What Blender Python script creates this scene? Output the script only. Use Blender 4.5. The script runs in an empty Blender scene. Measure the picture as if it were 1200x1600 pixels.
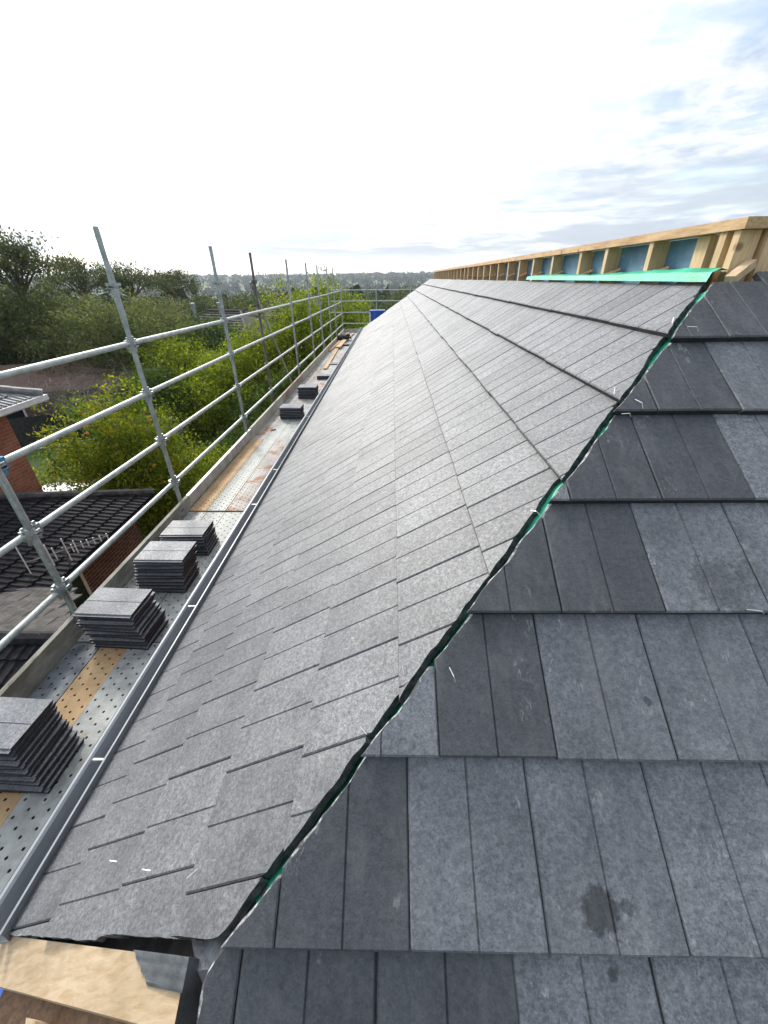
import bpy, bmesh, math, random
import numpy as np
from mathutils import Vector, Matrix, noise

random.seed(7)
rng = np.random.default_rng(7)
R = math.radians
sc = bpy.context.scene
COL = sc.collection

# ------------------------------------------------------------------ camera
CZ = 8.0                                   # camera height above the garden; scene points are written relative to the lens
FPX, PITCH, YAW, ROLL = 625.2, 0.52893, 0.02709, -0.01801
cd = bpy.data.cameras.new('camera')
cam = bpy.data.objects.new('camera', cd)
COL.objects.link(cam)
sc.camera = cam
cd.sensor_fit = 'VERTICAL'
cd.sensor_height = 32.0
cd.lens = FPX / 1600.0 * 32.0
cd.clip_start = 0.02
cd.clip_end = 20000
cF = Vector((-math.sin(YAW), math.cos(YAW), 0))
cR = Vector((math.cos(YAW), math.sin(YAW), 0))
cU = Vector((0, 0, 1))
F2 = cF * math.cos(PITCH) - cU * math.sin(PITCH)
U2 = cU * math.cos(PITCH) + cF * math.sin(PITCH)
R3 = cR * math.cos(ROLL) + U2 * math.sin(ROLL)
U3 = U2 * math.cos(ROLL) - cR * math.sin(ROLL)
cam.matrix_world = Matrix(((R3.x, U3.x, -F2.x, 0), (R3.y, U3.y, -F2.y, 0), (R3.z, U3.z, -F2.z, CZ), (0, 0, 0, 1)))

# ------------------------------------------------------------------ world and sun
SUN_AZ, SUN_EL = R(-32), R(32)             # azimuth from +Y, positive to the right
SDIR = Vector((math.sin(SUN_AZ) * math.cos(SUN_EL), math.cos(SUN_AZ) * math.cos(SUN_EL), math.sin(SUN_EL)))
W = bpy.data.worlds.new('World')
sc.world = W
W.use_nodes = True
nt = W.node_tree
nt.nodes.clear()


def N(tree, typ, **kw):
    n = tree.nodes.new(typ)
    for k, v in kw.items():
        if k.startswith('i_'):
            key = k[2:]
            n.inputs[int(key) if key.isdigit() else key].default_value = v
        else:
            setattr(n, k, v)
    return n


def math_(tree, op, a, b=None, clamp=False):
    n = tree.nodes.new('ShaderNodeMath')
    n.operation = op
    n.use_clamp = clamp
    for i, v in enumerate((a, b)):
        if v is None:
            continue
        if isinstance(v, (int, float)):
            n.inputs[i].default_value = v
        else:
            tree.links.new(v, n.inputs[i])
    return n.outputs[0]


def ramp(tree, fac, stops, interp='LINEAR'):
    n = tree.nodes.new('ShaderNodeValToRGB')
    n.color_ramp.interpolation = interp
    els = n.color_ramp.elements
    while len(els) > 1:
        els.remove(els[-1])
    for i, (p, c) in enumerate(stops):
        e = els[0] if i == 0 else els.new(p)
        e.position = p
        c = (c, c, c) if isinstance(c, (int, float)) else c
        e.color = (*c[:3], 1)
    tree.links.new(fac, n.inputs[0])
    return n.outputs[0]


def mixc(tree, fac, a, b, blend='MIX'):
    n = tree.nodes.new('ShaderNodeMix')
    n.data_type = 'RGBA'
    n.blend_type = blend
    for sock, v in ((n.inputs[0], fac), (n.inputs[6], a), (n.inputs[7], b)):
        if isinstance(v, (int, float)):
            sock.default_value = v
        elif isinstance(v, (tuple, list)):
            sock.default_value = (*v[:3], 1)
        else:
            tree.links.new(v, sock)
    return n.outputs[2]


sky = N(nt, 'ShaderNodeTexSky', sky_type='NISHITA', sun_disc=False, sun_elevation=SUN_EL, sun_rotation=SUN_AZ)
sky.air_density = 1.0
sky.dust_density = 1.5
tc = N(nt, 'ShaderNodeTexCoord')
sep = N(nt, 'ShaderNodeSeparateXYZ')
nt.links.new(tc.outputs['Generated'], sep.inputs[0])
zc = math_(nt, 'ADD', math_(nt, 'MAXIMUM', sep.outputs[2], 0.0), 0.10)
comb = N(nt, 'ShaderNodeCombineXYZ')
nt.links.new(math_(nt, 'DIVIDE', sep.outputs[0], zc), comb.inputs[0])
nt.links.new(math_(nt, 'DIVIDE', sep.outputs[1], zc), comb.inputs[1])
n1 = N(nt, 'ShaderNodeTexNoise', i_Scale=0.95, i_Detail=9.0, i_Roughness=0.58, i_Distortion=0.35)
n2 = N(nt, 'ShaderNodeTexNoise', i_Scale=3.2, i_Detail=7.0, i_Roughness=0.6, i_Distortion=0.2)
for q in (n1, n2):
    nt.links.new(comb.outputs[0], q.inputs['Vector'])
mask = ramp(nt, math_(nt, 'ADD', math_(nt, 'MULTIPLY', n1.outputs[0], 0.65), math_(nt, 'MULTIPLY', n2.outputs[0], 0.35)), [(0.40, 0.35), (0.56, 1.0)], 'EASE')
dot = N(nt, 'ShaderNodeVectorMath', operation='DOT_PRODUCT')
nt.links.new(tc.outputs['Generated'], dot.inputs[0])
dot.inputs[1].default_value = SDIR
dpos = math_(nt, 'MAXIMUM', dot.outputs['Value'], 0.0)
glow = math_(nt, 'MULTIPLY', math_(nt, 'POWER', dpos, 5.0), 16.0)
cl_lum = ramp(nt, n2.outputs[0], [(0.36, (2.4, 2.9, 3.75)), (0.58, (4.8, 5.05, 5.4))])
cl = mixc(nt, 1.0, cl_lum, mixc(nt, 1.0, (1.0, 0.99, 0.95), glow, 'MULTIPLY'), 'ADD')
skyb = mixc(nt, 1.0, sky.outputs[0], mixc(nt, 1.0, (1.0, 1.0, 0.98), math_(nt, 'MULTIPLY', glow, 0.7), 'MULTIPLY'), 'ADD')
# low bands of grey cloud just above the horizon, all the way round
mp = N(nt, 'ShaderNodeMapping')
mp.inputs['Scale'].default_value = (2.4, 2.4, 21.0)
nt.links.new(tc.outputs['Generated'], mp.inputs[0])
n3 = N(nt, 'ShaderNodeTexNoise', i_Scale=1.5, i_Detail=7.0, i_Roughness=0.6, i_Distortion=0.3)
nt.links.new(mp.outputs[0], n3.inputs['Vector'])
band = math_(nt, 'MULTIPLY', ramp(nt, n3.outputs[0], [(0.38, 0.0), (0.55, 0.9)], 'EASE'), ramp(nt, sep.outputs[2], [(0.02, 0.35), (0.05, 1.0), (0.11, 0.8), (0.20, 0.0)], 'EASE'))
lowc = mixc(nt, 1.0, (3.0, 3.35, 3.85), mixc(nt, 1.0, (1.0, 1.0, 1.0), math_(nt, 'MULTIPLY', glow, 0.07), 'MULTIPLY'), 'ADD')
bg = N(nt, 'ShaderNodeBackground', i_Strength=0.1)
nt.links.new(mixc(nt, band, mixc(nt, mask, skyb, cl), lowc), bg.inputs[0])
wo = N(nt, 'ShaderNodeOutputWorld')
nt.links.new(bg.outputs[0], wo.inputs[0])

sl = bpy.data.lights.new('sun', 'SUN')
sl.energy = 1.5
sl.angle = R(10)
sl.color = (1.0, 0.95, 0.87)
sun = bpy.data.objects.new('sun', sl)
COL.objects.link(sun)
sun.rotation_euler = SDIR.to_track_quat('Z', 'Y').to_euler()
sun.location = (0, 0, 40)

vs = sc.view_settings
vs.view_transform = 'Standard'
vs.look = 'None'
vs.exposure = 1.05
vs.gamma = 1.0
vs.use_curve_mapping = False
sc.render.engine = 'CYCLES'
sc.cycles.volume_bounces = 1
sc.cycles.max_bounces = 6
sc.cycles.diffuse_bounces = 3
sc.cycles.glossy_bounces = 3
sc.cycles.transmission_bounces = 4
sc.cycles.use_denoising = True


# ------------------------------------------------------------------ materials
def newmat(name):
    m = bpy.data.materials.new(name)
    m.use_nodes = True
    t = m.node_tree
    b = t.nodes['Principled BSDF']
    return m, t, b


def coords(t, kind='Object', scale=(1, 1, 1), rnd=False):
    tcn = t.nodes.new('ShaderNodeTexCoord')
    mp = t.nodes.new('ShaderNodeMapping')
    mp.inputs['Scale'].default_value = scale
    t.links.new(tcn.outputs[kind], mp.inputs[0])
    if rnd:
        oi = t.nodes.new('ShaderNodeObjectInfo')
        m = t.nodes.new('ShaderNodeVectorMath')
        m.operation = 'SCALE'
        m.inputs[0].default_value = (37.0, 53.0, 19.0)
        t.links.new(oi.outputs['Random'], m.inputs['Scale'])
        t.links.new(m.outputs[0], mp.inputs['Location'])
    return mp.outputs[0]


def tex(t, vec, scale, detail=4.0, rough=0.55, dist=0.0):
    n = N(t, 'ShaderNodeTexNoise', i_Scale=scale, i_Detail=detail, i_Roughness=rough, i_Distortion=dist)
    t.links.new(vec, n.inputs['Vector'])
    return n.outputs[0]


def bump(t, b, h, strength=0.3, dist=0.01):
    n = N(t, 'ShaderNodeBump', i_Strength=strength, i_Distance=dist)
    t.links.new(h, n.inputs['Height'])
    t.links.new(n.outputs[0], b.inputs['Normal'])


def simple(name, c1, c2, scale=6.0, rough=0.7, metal=0.0, bmp=0.15, stretch=(1, 1, 1), rnd=True, spots=None, rough2=None, lo=0.35, hi=0.65, bscale=None):
    """two-tone noise material with fine relief; spots = (colour, scale, threshold)"""
    m, t, b = newmat(name)
    v = coords(t, 'Object', stretch, rnd)
    f = tex(t, v, scale, 6.0, 0.6)
    c = ramp(t, f, [(lo, c1), (hi, c2)])
    if spots:
        for col, ssc, th in ([spots] if not isinstance(spots, list) else spots):
            g = ramp(t, tex(t, v, ssc, 5.0, 0.65), [(th, 0.0), (th + 0.07, 1.0)])
            c = mixc(t, g, c, col)
    t.links.new(c, b.inputs['Base Color'])
    b.inputs['Metallic'].default_value = metal
    b.inputs['Roughness'].default_value = rough
    if rough2 is not None:
        t.links.new(ramp(t, f, [(lo, rough), (hi, rough2)]), b.inputs['Roughness'])
    if bmp:
        bump(t, b, tex(t, v, bscale or scale * 6, 4.0, 0.6), bmp, 0.004)
    return m


def tile_mat(name, dark=False, pale=False):
    """charcoal concrete roof tile: sanded speckle, per-tile tone, scuffs"""
    m, t, b = newmat(name)
    v = coords(t, 'Object', (1, 1, 1), True)
    oi = t.nodes.new('ShaderNodeObjectInfo')
    at = N(t, 'ShaderNodeAttribute', attribute_name='rnd')
    rv = math_(t, 'FRACT', math_(t, 'ADD', oi.outputs['Random'], at.outputs['Fac']))
    fine = tex(t, v, 190.0, 3.0, 0.75)
    mid = tex(t, v, 70.0, 3.0, 0.7, 0.4)
    big = tex(t, v, 5.0, 4.0, 0.6)
    spk = math_(t, 'ADD', math_(t, 'MULTIPLY', fine, 0.55), math_(t, 'MULTIPLY', mid, 0.45))
    speck = ramp(t, spk, [(0.36, (0.066, 0.069, 0.074)), (0.49, (0.138, 0.142, 0.149)), (0.62, (0.27, 0.276, 0.285))])
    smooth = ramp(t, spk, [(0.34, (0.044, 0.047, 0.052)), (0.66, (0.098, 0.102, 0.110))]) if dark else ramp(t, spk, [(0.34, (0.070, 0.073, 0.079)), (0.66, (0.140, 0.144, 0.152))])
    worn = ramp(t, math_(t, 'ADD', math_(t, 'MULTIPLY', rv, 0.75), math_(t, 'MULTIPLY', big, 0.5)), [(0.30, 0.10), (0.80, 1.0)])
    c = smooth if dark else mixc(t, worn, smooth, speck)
    fleck = ramp(t, tex(t, v, 92.0 if pale else 66.0, 4.0, 0.78, 0.2), [(0.48, 0.0), (0.60, 1.0)])  # pale copy: finer, stronger flecks put sun glints into the colour
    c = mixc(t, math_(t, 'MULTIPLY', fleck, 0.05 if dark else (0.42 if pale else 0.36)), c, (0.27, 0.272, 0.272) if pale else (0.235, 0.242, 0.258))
    tone = ramp(t, big, [(0.3, 0.80), (0.7, 1.14)])
    c = mixc(t, 1.0, c, tone, 'MULTIPLY')
    # white cement scuffs
    sc1 = tex(t, v, 9.0, 2.0, 0.5)
    sc2 = tex(t, coords(t, 'Object', (1.6, 0.7, 1), True), 48.0, 4.0, 0.7, 1.0)
    scuff = math_(t, 'MULTIPLY', ramp(t, sc1, [(0.60, 0.0), (0.68, 1.0)]), ramp(t, sc2, [(0.54, 0.0), (0.66, 0.5)]))
    c = mixc(t, scuff, c, (0.42, 0.42, 0.41))
    # damp patches that stay on the tiles near the bottom of the hip end
    geo = t.nodes.new('ShaderNodeNewGeometry')
    for (px, py, pz, rad, amt) in ((0.42, 0.30, -1.12, 0.040, 0.75), (0.475, 0.305, -1.115, 0.014, 0.6), (0.43, 0.225, -1.185, 0.016, 0.7), (0.89, 0.86, -0.735, 0.07, 0.38), (0.99, 0.88, -0.72, 0.05, 0.3), (0.62, 0.62, -0.9, 0.012, 0.6)):
        d = N(t, 'ShaderNodeVectorMath', operation='DISTANCE')
        t.links.new(geo.outputs['Position'], d.inputs[0])
        d.inputs[1].default_value = (px, py, pz + CZ)
        dn = math_(t, 'ADD', d.outputs['Value'], math_(t, 'MULTIPLY', math_(t, 'SUBTRACT', mid, 0.5), rad * 1.1))
        k = ramp(t, math_(t, 'DIVIDE', dn, rad * 2), [(0.40, amt), (0.56, 0.0)])
        c = mixc(t, k, c, (0.022, 0.022, 0.024))
    dust = ramp(t, tex(t, coords(t, 'Object', (1.0, 0.35, 1.0), True), 14.0, 5.0, 0.65, 0.4), [(0.50, 0.0), (0.75, 0.30)])
    c = mixc(t, dust, c, (0.23, 0.225, 0.215))
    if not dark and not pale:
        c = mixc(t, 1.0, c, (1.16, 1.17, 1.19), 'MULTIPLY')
    t.links.new(c, b.inputs['Base Color'])
    t.links.new(math_(t, 'SUBTRACT', ramp(t, spk, [(0.35, 0.62), (0.65, 0.50)]), math_(t, 'MULTIPLY', fleck, 0.10)), b.inputs['Roughness'])
    b.inputs['Specular IOR Level'].default_value = 0.42
    bump(t, b, math_(t, 'ADD', spk, math_(t, 'MULTIPLY', big, 0.4)), 0.5, 0.004)
    return m


M = {}
M['tile'] = tile_mat('charcoal_concrete_tile')
M['tiledark'] = tile_mat('dark_concrete_tile', True)
M['tilepale'] = tile_mat('worn_pale_concrete_tile', False, True)  # same tile as the hip, sunlit copy for the long slope, glints painted in
M['chip'] = simple('broken_concrete', (0.07, 0.07, 0.075), (0.46, 0.46, 0.46), 38, 0.9, bmp=0.6, lo=0.46, hi=0.62)
M['break'] = simple('rough_concrete_break', (0.055, 0.056, 0.060), (0.17, 0.172, 0.178), 45, 0.95, bmp=0.9)
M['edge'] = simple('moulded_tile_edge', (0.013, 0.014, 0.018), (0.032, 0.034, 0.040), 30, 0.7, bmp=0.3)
M['galv'] = simple('galvanised_tube', (0.30, 0.33, 0.33), (0.52, 0.55, 0.54), 9, 0.42, 0.75, 0.25, (1, 1, 1), True, [((0.17, 0.16, 0.15), 22, 0.63)], 0.6)
M['galvrail'] = simple('galvanised_rail', (0.34, 0.375, 0.355), (0.56, 0.59, 0.56), 11, 0.45, 0.55, 0.25, (1, 1, 1), True, [((0.20, 0.20, 0.18), 26, 0.64)], 0.62)
for q in ('galv', 'galvrail'):
    t_m = M[q].node_tree
    b_m = t_m.nodes['Principled BSDF']
    old = b_m.inputs['Base Color'].links[0].from_socket
    vv = coords(t_m, 'Object', (1, 0.25, 1) if q == 'galvrail' else (1, 1, 0.25), True)
    g1 = ramp(t_m, tex(t_m, vv, 34.0, 5.0, 0.7), [(0.57, 0.0), (0.66, 0.75)])
    c1 = mixc(t_m, g1, old, (0.20, 0.165, 0.13))
    g2 = ramp(t_m, tex(t_m, coords(t_m, 'Object', (1, 1, 1), True), 16.0, 4.0, 0.6), [(0.60, 0.0), (0.66, 0.6)])
    t_m.links.new(mixc(t_m, g2, c1, (0.62, 0.62, 0.58)), b_m.inputs['Base Color'])
M['oldtube'] = simple('weathered_brown_tube', (0.09, 0.075, 0.065), (0.24, 0.21, 0.19), 14, 0.7, 0.3, 0.3)
M['bluepaint'] = simple('blue_paint', (0.03, 0.16, 0.30), (0.06, 0.28, 0.45), 20, 0.5, bmp=0.1)
M['plank'] = simple('galvanised_plank', (0.22, 0.23, 0.22), (0.44, 0.45, 0.425), 7, 0.55, 0.2, 0.25, (1, 1, 1), True, [((0.34, 0.25, 0.17), 5, 0.62), ((0.16, 0.16, 0.15), 30, 0.64)], 0.7)
M['plankrust'] = simple('rusty_plank', (0.33, 0.30, 0.26), (0.46, 0.43, 0.39), 5, 0.7, 0.1, 0.3, (1, 1, 1), True, [((0.30, 0.15, 0.09), 4.2, 0.53), ((0.16, 0.10, 0.07), 25, 0.64)])
M['plankorange'] = simple('ochre_stained_plank', (0.40, 0.24, 0.11), (0.54, 0.37, 0.20), 6, 0.75, 0.0, 0.3, (1, 1, 1), True, [((0.24, 0.17, 0.11), 12, 0.62)])
M['plankdark'] = simple('grimy_plank', (0.085, 0.095, 0.105), (0.22, 0.24, 0.26), 9, 0.65, 0.2, 0.4, (1, 1, 1), True, [((0.42, 0.43, 0.43), 26, 0.64)])
M['hole'] = simple('plank_underside', (0.02, 0.02, 0.02), (0.05, 0.05, 0.05), 8, 0.9, bmp=0)
M['toe'] = simple('weathered_toe_board', (0.17, 0.16, 0.125), (0.36, 0.345, 0.29), 9, 0.85, 0, 0.4, (1, 0.4, 1), True, [((0.07, 0.07, 0.055), 14, 0.60)])
M['toepale'] = simple('pale_toe_board', (0.42, 0.39, 0.31), (0.60, 0.57, 0.48), 8, 0.85, 0, 0.3, (1, 0.3, 1), True, [((0.25, 0.17, 0.12), 7, 0.62)])
M['toerust'] = simple('rusted_toe_board', (0.33, 0.22, 0.17), (0.52, 0.44, 0.37), 6, 0.85, 0, 0.3, (1, 0.4, 1), True)
M['toezinc'] = simple('zinc_toe_board', (0.34, 0.35, 0.35), (0.55, 0.56, 0.55), 6, 0.5, 0.4, 0.3)


def wood_mat(name, c1, c2, axis_scale, knots=True, rough=0.75):
    m, t, b = newmat(name)
    v = coords(t, 'Object', axis_scale, True)
    g = tex(t, v, 60.0, 6.0, 0.65, 0.5)
    g2 = tex(t, coords(t, 'Object', (1, 1, 1), True), 4.0, 3.0, 0.5)
    c = ramp(t, g, [(0.33, c1), (0.62, c2)])
    c = mixc(t, 1.0, c, ramp(t, g2, [(0.3, (0.82, 0.78, 0.72)), (0.7, (1.08, 1.05, 1.02))]), 'MULTIPLY')
    if knots:
        vo = N(t, 'ShaderNodeTexVoronoi', i_Scale=4.5)
        t.links.new(coords(t, 'Object', (1, 1, 1), True), vo.inputs['Vector'])
        c = mixc(t, ramp(t, vo.outputs['Distance'], [(0.05, 0.75), (0.10, 0.0)]), c, (0.16, 0.075, 0.035))
    t.links.new(c, b.inputs['Base Color'])
    b.inputs['Roughness'].default_value = rough
    bump(t, b, g, 0.2, 0.003)
    return m


M['pine'] = wood_mat('pine', (0.46, 0.28, 0.13), (0.66, 0.47, 0.27), (1, 0.12, 1))
M['pinex'] = wood_mat('pine_along_x', (0.50, 0.36, 0.21), (0.66, 0.52, 0.36), (0.12, 1, 0.3))
M['pinez'] = wood_mat('pine_upright', (0.56, 0.38, 0.21), (0.74, 0.55, 0.34), (1, 1, 0.12))
M['framebrown'] = wood_mat('brown_framing', (0.14, 0.08, 0.045), (0.30, 0.18, 0.10), (0.15, 1, 1))
M['sheath'] = simple('blue_sheathing', (0.07, 0.17, 0.27), (0.16, 0.31, 0.43), 4, 0.55, 0, 0.2, (1, 1, 1), True, [((0.36, 0.37, 0.33), 16, 0.62)])
M['sheathgrey'] = simple('grey_sheathing', (0.20, 0.24, 0.28), (0.32, 0.36, 0.40), 5, 0.6, 0, 0.2, (1, 1, 1), True, [((0.40, 0.32, 0.22), 9, 0.64)])
M['green'] = simple('green_sarking', (0.02, 0.36, 0.20), (0.05, 0.55, 0.33), 9, 0.45, 0, 0.4)
M['gutter'] = simple('gutter_metal', (0.20, 0.215, 0.235), (0.31, 0.325, 0.345), 5, 0.42, 0.25, 0.1, (1, 0.2, 1))
M['lead'] = simple('lead_flashing', (0.13, 0.135, 0.145), (0.24, 0.245, 0.26), 10, 0.38, 0.45, 0.45, (1, 1, 1), True, [((0.42, 0.44, 0.46), 14, 0.63)])
M['white'] = simple('white_metal', (0.62, 0.62, 0.60), (0.78, 0.78, 0.76), 8, 0.45, 0, 0.05)
M['wire'] = simple('clip_wire', (0.62, 0.62, 0.62), (0.80, 0.80, 0.80), 20, 0.35, 0.5, 0)
M['bluetarp'] = simple('blue_plastic', (0.015, 0.085, 0.40), (0.03, 0.15, 0.60), 7, 0.4, 0, 0.3)
M['black'] = simple('dark_bundle', (0.015, 0.015, 0.017), (0.06, 0.06, 0.065), 16, 0.8, 0, 0.5)


def brick_mat(name, c1, c2, mortar=(0.30, 0.25, 0.21), flip=False):
    m, t, b = newmat(name)
    geo = t.nodes.new('ShaderNodeNewGeometry')
    s = N(t, 'ShaderNodeSeparateXYZ')
    t.links.new(geo.outputs['Position'], s.inputs[0])
    cb = N(t, 'ShaderNodeCombineXYZ')
    t.links.new(math_(t, 'ADD', s.outputs[0], s.outputs[1]), cb.inputs[0])
    t.links.new(s.outputs[2], cb.inputs[1])
    br = N(t, 'ShaderNodeTexBrick', i_Scale=1.0)
    br.inputs['Color1'].default_value = (*c1, 1)
    br.inputs['Color2'].default_value = (*c2, 1)
    br.inputs['Mortar'].default_value = (*mortar, 1)
    br.inputs['Brick Width'].default_value = 0.24
    br.inputs['Row Height'].default_value = 0.086
    br.inputs['Mortar Size'].default_value = 0.008
    t.links.new(cb.outputs[0], br.inputs['Vector'])
    f = tex(t, geo.outputs['Position'], 3.0, 5.0, 0.6)
    c = mixc(t, 1.0, br.outputs['Color'], ramp(t, f, [(0.3, 0.75), (0.7, 1.15)]), 'MULTIPLY')
    t.links.new(c, b.inputs['Base Color'])
    b.inputs['Roughness'].default_value = 0.9
    bump(t, b, br.outputs['Fac'], -0.5, 0.006)
    return m


M['brick'] = brick_mat('red_brick', (0.34, 0.10, 0.05), (0.42, 0.15, 0.08))
M['brickbrown'] = brick_mat('brown_brick', (0.085, 0.036, 0.025), (0.12, 0.052, 0.036))
M['oldtile'] = simple('old_dark_tile', (0.011, 0.0105, 0.012), (0.034, 0.032, 0.035), 7, 0.55, 0, 0.3, (1, 1, 1), True, [((0.30, 0.29, 0.26), 34, 0.68)])
M['greytile'] = simple('faded_grey_tile', (0.045, 0.042, 0.040), (0.12, 0.112, 0.104), 6, 0.65, 0, 0.3)
M['whitetile'] = simple('pale_roof_tile', (0.13, 0.13, 0.13), (0.27, 0.27, 0.265), 6, 0.6, 0, 0.3, (1, 1, 1), True, [((0.09, 0.12, 0.06), 11, 0.60)])
M['brownroof'] = simple('brown_roof', (0.085, 0.048, 0.036), (0.14, 0.085, 0.064), 3, 0.85, 0, 0.3)
M['glass'] = simple('window_glass', (0.010, 0.014, 0.022), (0.02, 0.026, 0.035), 3, 0.08, 0, 0)
M['fence'] = simple('dark_fence', (0.018, 0.02, 0.018), (0.045, 0.048, 0.042), 6, 0.85, 0, 0.3)
for q in ('oldtile', 'greytile'):
    M[q].node_tree.nodes['Principled BSDF'].inputs['Specular IOR Level'].default_value = 0.15
    M[q].node_tree.nodes['Principled BSDF'].inputs['Roughness'].default_value = 0.75
M['housewall'] = simple('painted_house_wall', (0.30, 0.29, 0.27), (0.48, 0.47, 0.45), 2, 0.8)
M['bark'] = simple('bark', (0.06, 0.045, 0.035), (0.17, 0.14, 0.11), 6, 0.9, 0, 0.6, (1, 1, 0.25))
M['sand'] = simple('sand', (0.36, 0.29, 0.19), (0.48, 0.40, 0.28), 5, 0.95)
M['orange'] = simple('orange_fruit', (0.62, 0.22, 0.02), (0.72, 0.34, 0.03), 9, 0.5, 0, 0)


def leaf_mat(name, stops, trans=0.35):
    m, t, b = newmat(name)
    at = N(t, 'ShaderNodeAttribute', attribute_name='rnd')
    c = ramp(t, at.outputs['Fac'], stops)
    out = t.nodes['Material Output']
    t.links.new(c, b.inputs['Base Color'])
    b.inputs['Roughness'].default_value = 0.6
    b.inputs['Specular IOR Level'].default_value = 0.10 if trans > 0.1 else 0.0
    tr = t.nodes.new('ShaderNodeBsdfTranslucent')
    t.links.new(mixc(t, 1.0, c, (1.5, 1.55, 0.7), 'MULTIPLY'), tr.inputs[0])
    ms = t.nodes.new('ShaderNodeMixShader')
    ms.inputs[0].default_value = trans
    t.links.new(b.outputs[0], ms.inputs[1])
    t.links.new(tr.outputs[0], ms.inputs[2])
    t.links.new(ms.outputs[0], out.inputs[0])
    return m


M['leafdark'] = leaf_mat('dark_foliage', [(0, (0.054, 0.072, 0.044)), (0.55, (0.110, 0.134, 0.072)), (1, (0.185, 0.190, 0.100))], 0.45)
M['leafgum'] = leaf_mat('gum_foliage', [(0, (0.045, 0.065, 0.042)), (0.6, (0.085, 0.105, 0.065)), (1, (0.13, 0.125, 0.085))])
M['leafbright'] = leaf_mat('bright_foliage', [(0, (0.055, 0.090, 0.012)), (0.5, (0.155, 0.205, 0.022)), (1, (0.31, 0.33, 0.045))], 0.5)
M['leafcitrus'] = leaf_mat('citrus_foliage', [(0, (0.050, 0.090, 0.012)), (0.5, (0.13, 0.18, 0.018)), (0.85, (0.28, 0.28, 0.03)), (1, (0.44, 0.36, 0.03))], 0.45)
M['leafmid'] = leaf_mat('mid_foliage', [(0, (0.025, 0.05, 0.014)), (0.6, (0.06, 0.10, 0.025)), (1, (0.11, 0.15, 0.035))], 0.4)
M['leaffar'] = leaf_mat('valley_foliage', [(0, (0.014, 0.024, 0.012)), (0.6, (0.030, 0.044, 0.022)), (1, (0.06, 0.066, 0.034))], 0.05)
M['twig'] = simple('bare_twig', (0.13, 0.115, 0.10), (0.24, 0.215, 0.19), 8, 0.9, 0, 0)


# ------------------------------------------------------------------ mesh helpers (points are relative to the lens)
class MB:
    def __init__(s):
        s.v, s.f, s.m = [], [], []

    def add(s, vs, fs, mi=0):
        o = len(s.v)
        s.v.extend([tuple(p) for p in vs])
        s.f.extend([tuple(i + o for i in f) for f in fs])
        s.m.extend([mi] * len(fs))
        return s

    def box(s, lo, hi, mi=0):
        x0, y0, z0 = lo
        x1, y1, z1 = hi
        return s.add([(x0, y0, z0), (x1, y0, z0), (x1, y1, z0), (x0, y1, z0), (x0, y0, z1), (x1, y0, z1), (x1, y1, z1), (x0, y1, z1)],
                     [(3, 2, 1, 0), (4, 5, 6, 7), (0, 1, 5, 4), (1, 2, 6, 5), (2, 3, 7, 6), (3, 0, 4, 7)], mi)

    def obox(s, c, ax, ay, az, mi=0):
        """box from its centre and three half-axis vectors"""
        c, ax, ay, az = map(Vector, (c, ax, ay, az))
        P = [c + sx * ax + sy * ay + sz * az for sz in (-1, 1) for (sx, sy) in ((-1, -1), (1, -1), (1, 1), (-1, 1))]
        return s.add(P, [(3, 2, 1, 0), (4, 5, 6, 7), (0, 1, 5, 4), (1, 2, 6, 5), (2, 3, 7, 6), (3, 0, 4, 7)], mi)

    def bar(s, p0, p1, w, h, mi=0, up=(0, 0, 1)):
        p0, p1 = Vector(p0), Vector(p1)
        d = (p1 - p0)
        u = Vector(up)
        side = d.cross(u).normalized()
        u2 = side.cross(d).normalized()
        return s.obox((p0 + p1) / 2, d / 2, side * w / 2, u2 * h / 2, mi)

    def tube(s, p0, p1, r, n=10, mi=0, r2=None, caps=True):
        p0, p1 = Vector(p0), Vector(p1)
        d = (p1 - p0).normalized()
        a = d.orthogonal().normalized()
        b = d.cross(a)
        r2 = r if r2 is None else r2
        P = []
        for q, rr in ((p0, r), (p1, r2)):
            for k in range(n):
                t = 2 * math.pi * k / n
                P.append(q + (a * math.cos(t) + b * math.sin(t)) * rr)
        F = [(k, (k + 1) % n, n + (k + 1) % n, n + k) for k in range(n)]
        if caps:
            F += [tuple(range(n - 1, -1, -1)), tuple(range(n, 2 * n))]
        return s.add(P, F, mi)

    def prism(s, prof, p_of):
        """extrude a 2-D profile (list) along stations; p_of(station, (a, b)) gives the point"""
        raise NotImplementedError


def link_mesh(name, me, parent=None, loc=None, **props):
    o = bpy.data.objects.new(name, me)
    COL.objects.link(o)
    if parent is not None:
        o.parent = parent
    if loc is not None:
        o.location = loc
    for k, v in props.items():
        o[k] = v
    return o


ROOTLOC = {}


def wl(o):
    """world location of an (unrotated) object chain"""
    p = Vector((0, 0, 0))
    while o is not None:
        p += o.location
        o = o.parent
    return p


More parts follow.
